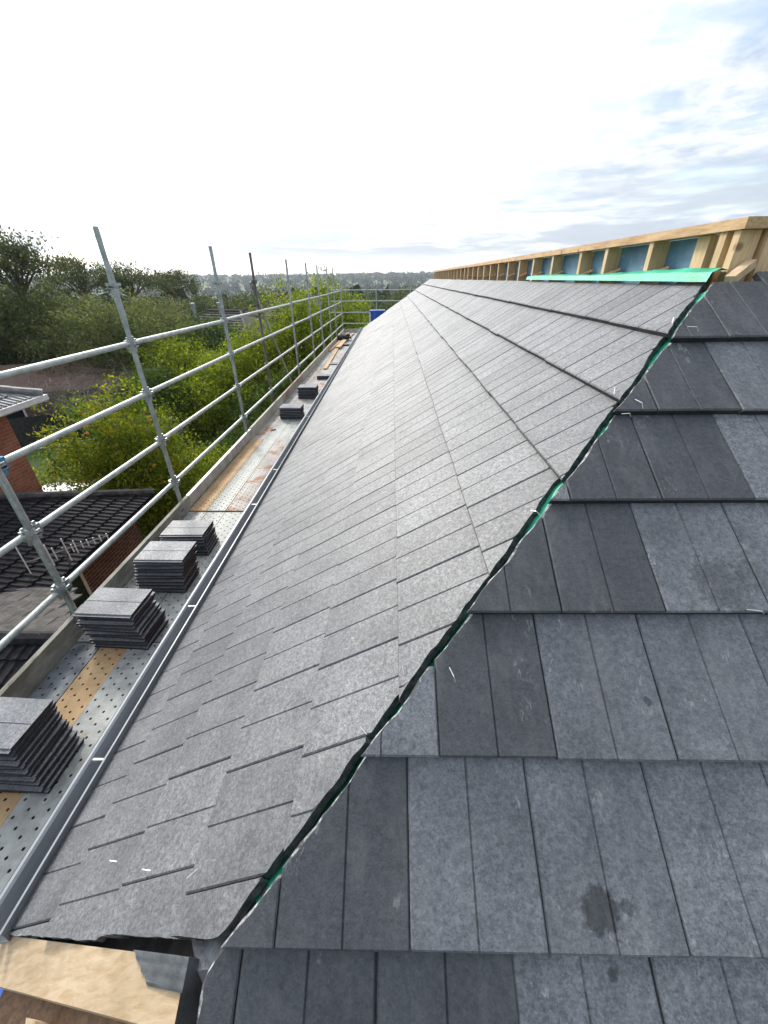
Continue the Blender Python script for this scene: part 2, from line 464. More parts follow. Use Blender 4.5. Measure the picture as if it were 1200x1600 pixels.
def mk(name, mb, mats, parent=None, smooth=False, origin=None, **props):
    """link a mesh built relative to the lens; its origin sits at the middle of its own foot"""
    mats = mats if isinstance(mats, (list, tuple)) else [mats]
    V = np.array(mb.v, float)
    V[:, 2] += CZ
    if origin is None:
        org = np.array([(V[:, 0].min() + V[:, 0].max()) / 2, (V[:, 1].min() + V[:, 1].max()) / 2, V[:, 2].min()])
    else:
        org = np.array(origin, float)
    me = bpy.data.meshes.new(name)
    me.from_pydata((V - org).tolist(), [], mb.f)
    for m in mats:
        me.materials.append(M[m] if isinstance(m, str) else m)
    if len(mats) > 1:
        me.polygons.foreach_set('material_index', mb.m)
    if smooth:
        me.polygons.foreach_set('use_smooth', [True] * len(me.polygons))
        me.set_sharp_from_angle(angle=R(40))
    me.update()
    base = wl(parent) if parent is not None else Vector((0, 0, 0))
    return link_mesh(name, me, parent, Vector(org.tolist()) - base, **props)


def root(name, loc, label, cat, group=None):
    o = bpy.data.objects.new(name, None)
    COL.objects.link(o)
    o.empty_display_size = 0.2
    o.location = (loc[0], loc[1], loc[2] + CZ)
    o['label'] = label
    o['category'] = cat
    if group:
        o['group'] = group
    return o


def tag(o, label, cat, group=None):
    o['label'] = label
    o['category'] = cat
    if group:
        o['group'] = group
    return o


def part_empty(name, parent):
    o = bpy.data.objects.new(name, None)
    COL.objects.link(o)
    o.parent = parent
    o.empty_display_size = 0.1
    return o


# ------------------------------------------------------------------ ground and far terrain
def ground_z(x, y):
    r = math.hypot(x, y)
    z = -8.0
    if r > 55:
        t = min((r - 55) / 500.0, 1.0)
        z -= 42 * t * t * (3 - 2 * t)
    if r > 600:
        t = min((r - 600) / 2600.0, 1.0)
        z += (66 + 9 * noise.noise(Vector((x / 900, y / 900, 3.1)))) * t * t * (3 - 2 * t)
    if r > 90:
        z += 5.0 * noise.noise(Vector((x / 260, y / 260, 0.3))) * min((r - 90) / 300, 1)
    return z


def build_ground():
    radii = [0, 4, 8, 12, 16, 20, 26, 32, 40, 50, 60, 75, 95, 120, 150, 190, 240, 300, 380, 480, 600, 750, 950, 1200, 1500, 1850, 2200, 2600, 3000, 3400, 3800, 4300]
    na = 144
    V = [(0, 0, ground_z(0, 0))]
    F = []
    for ri, r in enumerate(radii[1:]):
        for k in range(na):
            a = 2 * math.pi * k / na
            x, y = r * math.sin(a), r * math.cos(a)
            V.append((x, y, ground_z(x, y)))
        b0 = 1 + ri * na
        for k in range(na):
            if ri == 0:
                F.append((0, b0 + (k + 1) % na, b0 + k))
            else:
                p0 = b0 - na
                F.append((p0 + k, p0 + (k + 1) % na, b0 + (k + 1) % na, b0 + k))
    mb = MB().add(V, F)
    m, t, b = newmat('ground_cover')
    geo = t.nodes.new('ShaderNodeNewGeometry')
    a = tex(t, geo.outputs['Position'], 0.9, 8, 0.65)
    c = tex(t, geo.outputs['Position'], 0.05, 6, 0.6)
    d = tex(t, geo.outputs['Position'], 14.0, 4, 0.7)
    col = ramp(t, a, [(0.3, (0.035, 0.075, 0.014)), (0.55, (0.055, 0.115, 0.020)), (0.75, (0.085, 0.13, 0.032))])
    col = mixc(t, ramp(t, c, [(0.52, 0.0), (0.66, 0.6)]), col, (0.085, 0.078, 0.05))
    col = mixc(t, 1.0, col, ramp(t, d, [(0.3, 0.6), (0.7, 1.3)]), 'MULTIPLY')
    t.links.new(col, b.inputs['Base Color'])
    b.inputs['Roughness'].default_value = 0.95
    bump(t, b, d, 0.8, 0.05)
    o = mk('ground', mb, m, smooth=True, origin=(0, 0, 0))
    o['kind'] = 'structure'


build_ground()

# ------------------------------------------------------------------ the house with the new tiled roof
TH = 0.6055
ct, st = math.cos(TH), math.sin(TH)
S = 0.335                                   # exposed course height
X0, H0 = 1.112, 0.2082                      # tail of the top course on the long slope
Y0, G0 = 0.243, 1.158                       # tail of course 0 on the hip end
WM, WH = 0.290, 0.2745                      # tile cover widths
LT, TT = 0.40, 0.026                        # tile length, thickness
TAN = 0.026 / S
t_ = math.tan(TH)
RAKE_Y = lambda x: 0.285 + max(0.0, (-0.45 - x)) * 0.17


def fnoise(a, b):
    return noise.noise(Vector((a, b, 4.2))) * 0.6 + noise.noise(Vector((a * 2.7, b, 9.1))) * 0.3 + noise.noise(Vector((a * 7.1, b, 1.7))) * 0.18


def chunk(a, b):
    n = noise.noise(Vector((a, b, 3.3)))
    return math.copysign(min(abs(n) * 6, 1.0), n) * 0.6 + noise.noise(Vector((a * 3.3, b, 8.8))) * 0.7


SAW = {c: random.uniform(-.010, .012) for c in range(-4, 10)}


def cut_main(x, c=0, y=0.0):
    return max(x + 0.690 + SAW[c] + 0.042 * (y / S - 0.45) + 0.018 * fnoise(x * 6, 0.0) + 0.010 * chunk(x * 11, 1.0), RAKE_Y(x) + (-0.008 if x < -0.85 else 0.003) + 0.009 * fnoise(x * 9, 2.0))


def cut_hip(y, c=0, v=0.0):
    return max(y - 0.590 + SAW[c] * .5 + 0.010 * (v / S - 0.45) + 0.009 * fnoise(y * 7, 5.0) + 0.006 * chunk(y * 14, 7.0), -0.385 + 0.004 * fnoise(y * 9, 8))


house = root('house', (1.0, 9.5, -8.0), 'brick house under a charcoal tiled roof, fitted with a bare timber upstand along the top', 'house')


def tile_mesh(wd, length=LT, lo_fn=None, hi_fn=None, seed=0.0, kind='tile'):
    """one flat tile: local x across, y up the slope, z out of the roof; tail edge at y = 0.
    lo_fn / hi_fn give the cut on either side as a function of y"""
    mdl = wd / 2
    prof = [(0.0, -0.004), (0.0035, 0.0), (mdl - 0.0032, 0.0), (mdl, -0.0045), (mdl + 0.0032, 0.0), (wd - 0.0035, 0.0), (wd, -0.004)]
    cut = lo_fn is not None or hi_fn is not None
    if cut:
        ys = [0.0, 0.005] + [length * k / 22 for k in range(1, 23)]
    else:
        ys = [0.0, 0.005, length]
    bm = bmesh.new()
    rows = []
    for yi, y in enumerate(ys):
        lo = 0.0 if lo_fn is None else max(0.0, lo_fn(y))
        hi = wd if hi_fn is None else min(wd, hi_fn(y))
        drop = -y * TAN - (0.005 if yi == 0 else 0.0)
        if hi - lo < 0.004:
            rows.append(None)
            continue
        row = []
        lip = 0.0
        if lo > 0:
            lip = min(0.0022 + 0.008 * max(0.0, noise.noise(Vector((y * 26, seed * 3.1, 2.2))) + 0.25), (hi - lo) * .5)
            row.append(bm.verts.new((lo, y, drop - 0.004)))
        elif lo_fn is not None:
            row.append(bm.verts.new((lo, y, drop - 0.004)))
        for (px, pz) in prof:
            qx = min(max(px, lo + lip), hi)
            z = pz if lo < px < hi else (0.0 if cut and (px <= lo and lo > 0 or px >= hi and hi < wd) else pz)
            row.append(bm.verts.new((qx, y, drop + z)))
        nb = [bm.verts.new((lo + (0.004 * (1 + math.sin(y * 190 + seed)) if lo > 0 else 0), y, drop - TT + (0.005 if yi == 0 else 0))),
              bm.verts.new((hi - (0.004 * (1 + math.sin(y * 170 + seed)) if hi < wd else 0), y, drop - TT + (0.005 if yi == 0 else 0)))]
        rows.append((row, nb, lo > 0, hi < wd))
    for a, b in zip(rows, rows[1:]):
        if a is None or b is None:
            continue
        for k in range(len(a[0]) - 1):
            fc = bm.faces.new((a[0][k], a[0][k + 1], b[0][k + 1], b[0][k]))
            if lo_fn is not None and k == 0 and a[2] and b[2]:
                fc.material_index = 2
        fl = bm.faces.new((a[1][0], a[0][0], b[0][0], b[1][0]))
        fr = bm.faces.new((a[0][-1], a[1][1], b[1][1], b[0][-1]))
        bm.faces.new((a[1][1], a[1][0], b[1][0], b[1][1]))
        if a[2] or b[2]:
            fl.material_index = 1
        if a[3] or b[3]:
            fr.material_index = 1
    prev = None
    for i, r in enumerate(rows):
        if r is None:
            prev = None
            continue
        nxt = rows[i + 1] if i + 1 < len(rows) else None
        if i == 0 or rows[i - 1] is None:
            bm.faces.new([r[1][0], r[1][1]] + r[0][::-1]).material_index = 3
        if nxt is None:
            bm.faces.new(r[0] + [r[1][1], r[1][0]])
    if hi_fn is None:
        ya, yb = 0.006, length
        if lo_fn is not None:
            ok = [y for y in ys if lo_fn(y) < wd - 0.02]
            ya = min(ok) if ok else None
            yb = max(ok) if ok else None
        if ya is not None:
            q4 = [bm.verts.new((px, y, -y * TAN - 0.013)) for (px, y) in ((wd - 0.004, ya), (wd + 0.013, ya), (wd + 0.013, yb), (wd - 0.004, yb))]
            bm.faces.new(q4)
    bmesh.ops.remove_doubles(bm, verts=bm.verts, dist=0.0002)
    bmesh.ops.dissolve_degenerate(bm, edges=bm.edges, dist=0.0002)
    bmesh.ops.recalc_face_normals(bm, faces=bm.faces)
    if not bm.faces:
        bm.free()
        return None
    me = bpy.data.meshes.new('tile')
    bm.to_mesh(me)
    bm.free()
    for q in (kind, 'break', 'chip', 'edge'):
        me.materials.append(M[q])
    return me


UM = Vector((ct, 0, st)); NM = Vector((-st, 0, ct)); XM = Vector((0, -1, 0))
UH = Vector((0, ct, st)); NH = Vector((0, -st, ct)); XH = Vector((1, 0, 0))


def basis(ax, ay, az, p):
    return Matrix(((ax.x, ay.x, az.x, p.x), (ax.y, ay.y, az.y, p.y), (ax.z, ay.z, az.z, p.z), (0, 0, 0, 1)))


def proj_px(p):
    d = p.dot(F2)
    if d <= 0.05:
        return None
    return 600 + FPX * p.dot(R3) / d, 800 - FPX * p.dot(U3) / d


HB = Vector((house.location.x, house.location.y, house.location.z - CZ))
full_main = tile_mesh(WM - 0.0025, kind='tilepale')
full_hip = tile_mesh(WH - 0.0025)
full_hip_dark = tile_mesh(WH - 0.0025, kind='tiledark')
DARK = {-1: (-9, -0.04), 0: (-9, 0.02), 1: (0.09, 0.12), 2: (0.16, 0.47), 3: (0.53, 0.83), 4: (0.60, 0.90), 5: (-9, 1.3)}
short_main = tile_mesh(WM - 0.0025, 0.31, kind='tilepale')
JM = {0: 2.30, 1: 2.35, 2: 1.53, 3: 1.07, 4: 1.14, 5: 1.20, 6: 0.96, 7: 0.74, 8: 0.60, 9: 0.72}
JH = {-4: 0.0, -3: 0.11, -2: 0.03, -1: -0.04, 0: 0.03, 1: 0.105, 2: 0.45, 3: 0.81, 4: 0.89, 5: 1.24}
cand = []                                   # (projected size, mesh, matrix)


def far_hip(x):
    return 17.9 - x


def register(me, mat, wd):
    o = mat.translation
    corners = [mat @ Vector(q) for q in ((0, 0, 0), (wd, 0, 0), (wd, S, -0.02), (0, S, -0.02))]
    px = [proj_px(q) for q in corners]
    if any(q is None for q in px):
        cand.append((0, me, mat))
        return
    inside = any(-15 < q[0] < 1215 and -15 < q[1] < 1615 for q in px)
    ar = abs(sum(px[i][0] * px[(i + 1) % 4][1] - px[(i + 1) % 4][0] * px[i][1] for i in range(4))) / 2
    cand.append((ar if inside else 0.0, me, mat))


def jitter(mat, amt=1.0):
    return mat @ Matrix.Translation((random.uniform(-.0012, .0012) * amt, random.uniform(-.0035, .0035) * amt, random.uniform(0, .0016) * amt)) @ \
        Matrix.Rotation(R(random.uniform(-.28, .28)) * amt, 4, 'Z') @ Matrix.Rotation(R(random.uniform(-.22, .22)) * amt, 4, 'Y')


for c in range(10):
    xt = X0 - c * S * ct
    zt = -H0 - c * S * st
    if c == 9:
        xt, zt = -1.315, -H0 - (X0 + 1.315) * t_ - 0.002
    length = 0.335 if c == 0 else (0.31 if c == 9 else LT)
    # tile right edge (in local x) lies toward the camera: local x = -Y
    k0 = -8
    for k in range(k0, 90):
        ynear = JM[c] + k * WM              # side joint nearest the camera
        yfar = ynear + WM
        ylim = far_hip(xt + 0.12)
        if ynear > ylim:
            break
        lo_cut = min(cut_main(xt + v * ct, c, v) for v in (0, .1, .2, .3, .4))
        hi_cut = max(cut_main(xt + v * ct, c, v) for v in (0, .05, .1, .15, .2, .25, .3, .35, .4))
        if yfar < lo_cut + 0.01:
            continue
        mat = basis(XM, UM, NM, Vector((xt, yfar - 0.002, zt)))
        if ynear < hi_cut:
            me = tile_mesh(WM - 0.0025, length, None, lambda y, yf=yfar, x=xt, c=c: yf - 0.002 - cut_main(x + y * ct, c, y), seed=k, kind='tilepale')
            if me is None:
                continue
            register(me, mat @ Matrix.Rotation(R(random.uniform(-.15, .15)), 4, 'Y'), WM)
        else:
            me = full_main if length == LT else short_main
            if length == 0.335:
                me = short_main
            m2 = jitter(mat, 1.0)
            if c == 6 and k in (40, 41):
                m2 = m2 @ Matrix.Rotation(R(1.6 if k == 40 else -1.2), 4, 'Y')
            register(me, m2, WM)

for c in range(-4, 6):
    yt = Y0 + c * S * ct
    zt = -G0 + c * S * st
    for k in range(-8, 18):
        xl = JH[c] + k * WH
        xr = xl + WH
        if xl > 3.4:
            break
        lo_cut = min(cut_hip(yt + v * ct, c, v) for v in (0, .1, .2, .3, .4))
        hi_cut = max(cut_hip(yt + v * ct, c, v) for v in (0, .05, .1, .15, .2, .25, .3, .35, .4))
        if xr < lo_cut + 0.01:
            continue
        mat = basis(XH, UH, NH, Vector((xl + 0.002, yt, zt)))
        length = LT if c < 5 else 0.335
        dk = DARK.get(c, (9, 9))
        kd = 'tiledark' if dk[0] <= xl <= dk[1] or (xl > 1.3 and random.random() < .3) else 'tile'
        if xl < hi_cut:
            me = tile_mesh(WH - 0.0025, length, lambda y, x=xl, q=yt, c=c: cut_hip(q + y * ct, c, y) - x - 0.002, None, seed=k, kind=kd)
            if me is None:
                continue
            register(me, mat @ Matrix.Rotation(R(random.uniform(-.15, .15)), 4, 'Y'), WH)
        else:
            register(full_hip if kd == 'tile' else full_hip_dark, jitter(mat, 1.2), WH)

cand.sort(key=lambda q: -q[0])
near = [q for q in cand if q[0] > 0][:300]
rest = [q for q in cand if q[0] > 0][300:] + [q for q in cand if q[0] <= 0]
for (_, me, mat) in near:
    o = bpy.data.objects.new('roof_tile', me)
    COL.objects.link(o)
    o.parent = house
    o.matrix_local = Matrix.Translation(-HB) @ mat
# the remaining, far tiles: real tiles joined into one part
RV, RF, RR, RI = [], [], [], []
FAR = [M[q].name for q in ('tile', 'break', 'chip', 'edge', 'tilepale', 'tiledark')]
off = 0
for (_, me, mat) in rest:
    v = np.empty(len(me.vertices) * 3)
    me.vertices.foreach_get('co', v)
    v = v.reshape(-1, 3)
    A = np.array(mat)
    RV.append(v @ A[:3, :3].T + A[:3, 3])
    r_ = random.random()
    for p in me.polygons:
        RF.append([i + off for i in p.vertices])
        RR.append(r_)
        mn = me.materials[p.material_index].name
        RI.append(FAR.index(mn))
    off += len(v)
V = np.concatenate(RV)
me = bpy.data.meshes.new('roof_tiles_beyond')
me.from_pydata((V - np.array(HB)).tolist(), [], RF)
for q in ('tile', 'break', 'chip', 'edge', 'tilepale', 'tiledark'):
    me.materials.append(M[q])
me.polygons.foreach_set('material_index', RI)
at = me.attributes.new('rnd', 'FLOAT', 'FACE')
at.data.foreach_set('value', RR)
link_mesh('roof_tiles_beyond', me, house, None, kind='stuff')


# underlay, hip membrane, deck behind the upstand
def onplane_main(x, y, d=0.0):
    p = Vector((x, y, -H0 - (X0 - x) * t_))
    return p + NM * d


def onplane_hip(x, y, d=0.0):
    p = Vector((x, y, -G0 + (y - Y0) * t_))
    return p + NH * d


mb = MB()
n_ = 24
D = -0.085
ys_ = lambda x: max(x + 0.50, RAKE_Y(x) - 0.03)
top, bot = [], []
P = []
for i in range(n_ + 1):
    x = -1.27 + (1.41 + 1.27) * i / n_
    P.append(onplane_main(x, ys_(x), D))
    P.append(onplane_main(x, far_hip(x) - 0.05, D))
mb.add(P, [(2 * i, 2 * i + 2, 2 * i + 3, 2 * i + 1) for i in range(n_)])
P = []
for i in range(n_ + 1):
    y = -0.95 + (1.95 + 0.95) * i / n_
    xl = max(y - 0.502, -0.37)
    P.append(onplane_hip(xl, y, D))
    P.append(onplane_hip(3.4, y, D))
mb.add(P, [(2 * i, 2 * i + 1, 2 * i + 3, 2 * i + 2) for i in range(n_)])
mk('roof_underlay', mb, 'black', house)  # foil is green; black puts the deep gap's shade into its colour
# crumpled membrane folded over the hip, seen through the gap
mb = MB()
P = []
m_ = 60
for i in range(m_ + 1):
    x = -0.30 + 1.70 * i / m_
    base = onplane_main(x, x + 0.60, 0)
    b0 = base.z - (0.056 if x > 0.40 else 0.078) + 0.024 * max(-.6, fnoise(x * 5, 12) * 1.6)
    P += [(x - 0.06, x + 0.70, b0 - 0.05), (x - 0.02, x + 0.63, b0 - 0.006), (x + 0.012, x + 0.602, b0 + 0.004), (x + 0.05, x + 0.56, b0 - 0.012), (x + 0.10, x + 0.52, b0 - 0.05)]
mb.add(P, [(5 * i + k, 5 * i + k + 1, 5 * i + k + 6, 5 * i + k + 5) for i in range(m_) for k in range(4)])
mk('hip_membrane', mb, 'green', house, smooth=True)
# membrane lapped up behind the top course
mb = MB()
P = []
m_ = 70
for i in range(m_ + 1):
    y = 2.03 + (4.75 - 2.03) * i / m_
    h = max(0.0, 0.020 + 0.013 * math.sin(y * 2.5 - 4.0) + 0.010 * fnoise(y * 1.3, 21)) * min(1.0, (4.8 - y) / 0.8) * 0.62 + 0.004 * fnoise(y * 9, 31)
    P += [(1.362, y, -0.036), (1.374, y, -0.010 + h * 0.5), (1.41 + 0.012 * fnoise(y * 6, 44), y, -0.004 + h + 0.006 * fnoise(y * 7, 47)), (1.449, y, -0.01 + h * 0.8)]
mb.add(P, [(4 * i + k, 4 * i + k + 1, 4 * i + k + 5, 4 * i + k + 4) for i in range(m_) for k in range(3)])
mk('lapped_membrane', mb, 'green', house, smooth=True)
mb = MB().box((1.56, 2.20, -0.10), (4.2, 16.3, -0.03))
mk('roof_deck', mb, 'sheathgrey', house)

# walls under the roof
mb = MB().box((-0.85, 0.60, -8.0), (4.2, 18.4, -2.15)).box((-0.30, -0.75, -8.0), (3.4, 0.597, -2.25))
mk('wall', mb, 'brick', house)
# far hip end closed by a plain slope of tiles' underlay
mb = MB().add([(1.39, 16.5, -0.05), (4.2, 16.5, -0.05), (4.2, 19.2, -1.95), (-1.29, 19.2, -1.95)], [(0, 3, 2, 1)])
mk('far_slope', mb, 'oldtile', house)

# gutter, fascia and its pale straps
GX = -1.29
prof = [(-0.004, -1.840), (-0.006, -1.925), (-0.016, -1.938), (-0.060, -1.940), (-0.074, -1.930), (-0.079, -1.900), (-0.082, -1.872), (-0.094, -1.868), (-0.100, -1.857), (-0.094, -1.846), (-0.082, -1.845), (-0.074, -1.852), (-0.071, -1.872), (-0.069, -1.898), (-0.062, -1.917), (-0.022, -1.917), (-0.014, -1.908), (-0.012, -1.840)]
P = []
gy = [0.41, 2.4, 4.8, 9.0, 14.0, 19.25]
for y in gy:
    P += [(GX + a, y, b) for a, b in prof]
np_ = len(prof)
F = [(i * np_ + k, i * np_ + (k + 1) % np_, (i + 1) * np_ + (k + 1) % np_, (i + 1) * np_ + k) for i in range(len(gy) - 1) for k in range(np_)]
F += [tuple(range(np_ - 1, -1, -1))]
gut = mk('gutter', MB().add(P, F), 'gutter', house, smooth=True)
for y in (0.96, 1.93, 3.30, 4.10, 6.1, 8.3, 10.5):
    mk('gutter_strap', MB().box((GX - 0.060, y, -1.8425), (GX - 0.012, y + 0.010, -1.8395)).box((GX - 0.0605, y, -1.87), (GX - 0.0580, y + 0.010, -1.8400)), 'galv', gut)
mk('fascia', MB().box((-1.285, 0.50, -2.16), (-1.255, 19.2, -1.98)), 'gutter', house)
mk('soffit', MB().box((-1.254, 0.52, -2.155), (-0.86, 19.1, -2.14)), 'framebrown', house)

# timber upstand along the top
up = part_empty('timber_upstand', house)
XS = 1.45
studs = [2.13, 2.69, 3.23, 3.66, 4.28, 4.85, 5.37, 5.88, 6.42, 6.93, 7.42, 7.92, 8.42, 8.95, 9.40, 9.92] + [10.45 + 0.52 * i for i in range(12)]
for i, y in enumerate(studs):
    mk('stud', MB().box((XS, y, -0.10), (XS + 0.09, y + 0.042, 0.151 + random.uniform(-.001, .001))), 'pinez', up)
mk('stud', MB().box((XS + 0.045, 2.30, -0.10), (XS + 0.088, 2.39, 0.150)), 'pinez', up)
mk('top_plate', MB().box((XS - 0.012, 2.02, 0.152), (XS + 0.085, 16.55, 0.192)), 'pine', up)
mk('top_plate', MB().box((XS + 0.0855, 2.0205, 0.1515), (XS + 2.6, 2.11, 0.1915)), 'pinex', up)
mk('sheathing', MB().box((XS + 0.091, 2.18, -0.10), (XS + 0.105, 16.5, 0.1518)), 'sheath', up)
mk('sheathing', MB().box((XS + 0.165, 2.112, -0.10), (XS + 2.6, 2.126, 0.150)), 'sheathgrey', up)
mk('stud', MB().box((XS + 0.106, 2.035, -0.10), (XS + 0.19, 2.1115, 0.1505)), 'pinez', up)
mk('stud', MB().box((XS + 0.003, 2.052, -0.10), (XS + 0.088, 2.092, 0.1505)), 'pinez', up)
for x in (0.75, 1.30, 1.85):
    mk('stud', MB().box((XS + x, 2.025, -0.10), (XS + x + 0.042, 2.111, 0.1505)), 'pinez', up)
mk('bottom_plate', MB().box((XS + 0.002, 2.20, -0.135), (XS + 0.09, 16.5, -0.101)), 'pine', up)
mk('block', MB().bar((1.425, 1.98, -0.030), (1.525, 2.03, 0.030), 0.04, 0.032), 'pinex', up)
for y in studs[1:14]:
    if random.random() < .8:
        mk('wedge', MB().bar((XS + 0.006, y - 0.012, -0.005), (XS + 0.07, y - 0.09, 0.028), 0.012, 0.014), 'pine', up)

# rake plate and flashing at the lower corner
A0 = Vector((-1.46, 0.452, -2.015)); B0 = Vector((-0.478, 0.268, -1.345))
dv = (B0 - A0)
mb = MB()
q = Vector((0.0, -0.100, -0.046))
A1, B1 = A0 + q, B0 + q
dn_ = Vector((0, 0.0, -0.045))
pts = [A0, B0, B1, A1]
mb.add([p for p in pts] + [p + dn_ for p in pts], [(3, 2, 1, 0), (4, 5, 6, 7), (0, 1, 5, 4), (1, 2, 6, 5), (2, 3, 7, 6), (3, 0, 4, 7)])
bm_ = mk('rake_plate', mb, M['pinex'], house)
# barge framing under it
mb = MB()
mb.add([A0 + Vector((0, -.03, -.05)), B0 + Vector((0, -.03, -.05)), B0 + Vector((0, -.03, -.62)), A0 + Vector((0, -.03, -.40)),
        A0 + Vector((0, .0, -.05)), B0 + Vector((0, .0, -.05)), B0 + Vector((0, .0, -.62)), A0 + Vector((0, .0, -.40))],
       [(0, 3, 2, 1), (4, 5, 6, 7), (0, 1, 5, 4), (1, 2, 6, 5), (2, 3, 7, 6), (3, 0, 4, 7)])
mk('gable_board', mb, 'framebrown', house)
mb = MB()
L0, L1 = A0 + dv * 0.14 + q * 0.8 + Vector((0, 0, -.09)), B0 - dv * 0.012 + q * 0.8 + Vector((0, 0, -.09))
L2, L3 = L1 + Vector((0, -.30, -.05)), L0 + Vector((0.02, -.30, -.05))
dd_ = Vector((0, 0, -.035))
mb.add([L0, L1, L2, L3, L0 + dd_, L1 + dd_, L2 + dd_, L3 + dd_], [(3, 2, 1, 0), (4, 5, 6, 7), (0, 1, 5, 4), (1, 2, 6, 5), (2, 3, 7, 6), (3, 0, 4, 7)])
mk('lower_plate', mb, 'framebrown', house)
p = L0.lerp(L1, 0.42)
mk('lookout', MB().obox(p + Vector((0, -.11, .018)), dv.normalized() * .03, (0.03, -.06, -.012), (-.012, 0, .016)), 'pinex', house)
# lead flashing: a dressed sheet wrapped over the plate's end and down its side
mb = MB()
nrm = dv.cross(q).normalized()
if nrm.z < 0:
    nrm = -nrm
def on_top(f, g, h=0.003):
    return A0 + dv * f + q * g + nrm * h
P = []
for i in range(9):
    g = -0.04 + 0.50 * i / 8
    lo = 0.815 + 0.17 * g + 0.004 * math.sin(i * 2.2)
    P += [on_top(lo, g, 0.004 + 0.0015 * math.sin(i * 3)), on_top(0.94, g, 0.005 + 0.002 * math.sin(i * 2)), on_top(1.012, g, 0.007)]
mb.add(P, [(3 * i + k, 3 * i + k + 1, 3 * i + k + 4, 3 * i + k + 3) for i in range(8) for k in range(2)])
e = len(P)
P2 = []
for i in range(9):
    g = -0.06 + 1.25 * i / 8
    a = on_top(1.013, g, 0.007)
    P2 += [a, a + Vector((0.022 + 0.006 * math.sin(i * 1.7), 0, -0.035)), a + Vector((0.045, 0, -0.16)), a + Vector((0.05, 0, -0.42))]
mb.add(P2, [(4 * i + k, 4 * i + k + 1, 4 * i + k + 5, 4 * i + k + 4) for i in range(8) for k in range(3)])
mk('flashing', mb, 'lead', house, smooth=True)
# dressed valley strip running from the flashing up into the hip gap
mb = MB()
P = []
for i in range(10):
    x = -0.45 + 0.16 * i / 9
    y = max(x + 0.635, 0.25)
    z = onplane_main(x, y, 0).z - 0.03
    P += [(x - 0.05, y + 0.06, z - 0.07), (x, y, z - 0.035 + 0.006 * math.sin(i * 2.3)), (x + 0.05, y - 0.05, z - 0.07)]
mb.add(P, [(3 * i + k, 3 * i + k + 1, 3 * i + k + 4, 3 * i + k + 3) for i in range(9) for k in range(2)])
mk('hip_flashing', mb, 'lead', house, smooth=True)

# wire tile clips standing out of the cut edges and joints
def clip_at(p, n, d, ln=0.03):
    p = Vector(p)
    n = Vector(n)
    d = Vector(d).normalized()
    mb = MB()
    a = p + n * 0.004
    b_ = a + d * ln * 0.7 + n * 0.012
    c_ = b_ + d * ln * 0.35 - n * 0.012
    mb.tube(a, b_, 0.0013, 6).tube(b_, c_, 0.0013, 6)
    mk('tile_clip', mb, 'wire', house)


for (x, y, dx, dy) in ((0.44, 1.02, -.8, .5), (0.14, 0.68, .5, -1.1), (0.82, 1.38, .4, -.8), (0.76, 1.33, 1, -.35), (1.10, 1.66, .8, -.5), (0.93, 0.80, 1, -.2)):
    clip_at(onplane_hip(x, y), NH, (dx, dy, dy * t_), random.uniform(.028, .042))
for (x, y, dx, dy) in ((-0.07, 0.605, -.4, .7), (0.03, 0.735, .1, .9), (0.84, 1.55, .5, .6), (1.15, 1.83, .6, .5), (-0.515, 0.425, -.3, -.5), (-0.70, 0.46, -.6, .1), (-0.88, 0.52, -.6, .1)):
    clip_at(onplane_main(x, y), NM, (dx, dy, dx * t_), random.uniform(.028, .040))

# ------------------------------------------------------------------ scaffold along the eave
XR = -2.6
posts_y = [-0.25, 2.36, 4.24, 6.80, 11.5, 14.05, 16.1, 18.4, 20.2, 22.9]
rail_z = [-0.52, -1.015, -1.53, -2.05]
scaf = root('scaffold', (XR, 10.0, -8.0), 'galvanised tube scaffold with four guard rails running the length of the eave', 'scaffold')
TOPS = {-0.25: -0.6, 2.36: -0.86, 22.9: -0.1}


def standard(x, y, ztop, zbot=-8.0, mat='galv', collars=True):
    o = mk('standard', MB().tube((x, y, zbot), (x, y, ztop), 0.024, 12), mat, scaf, smooth=True)
    if ztop > -0.3 and mat == 'galv':
        mk('spigot_sleeve', MB().tube((x, y, -0.34), (x, y, 0.08), 0.0285, 12), mat, o, smooth=True)
    if collars:
        for z in [-0.02] + rail_z + [-2.5]:
            if z > ztop - 0.05:
                continue
            cb = MB()
            for k in range(4):
                a = math.pi / 2 * k
                dx, dy = math.cos(a), math.sin(a)
                cb.obox((x + dx * 0.042, y + dy * 0.042, z - 0.012), (dx * 0.022, dy * 0.022, 0), (-dy * 0.017, dx * 0.017, 0), (0, 0, 0.006))
                cb.obox((x + dx * 0.060, y + dy * 0.060, z - 0.003), (dx * 0.004, dy * 0.004, 0), (-dy * 0.017, dx * 0.017, 0), (0, 0, 0.024))
            cb.tube((x, y, z - 0.022), (x, y, z + 0.022), 0.031, 12)
            mk('collar', cb, mat, o)
    return o


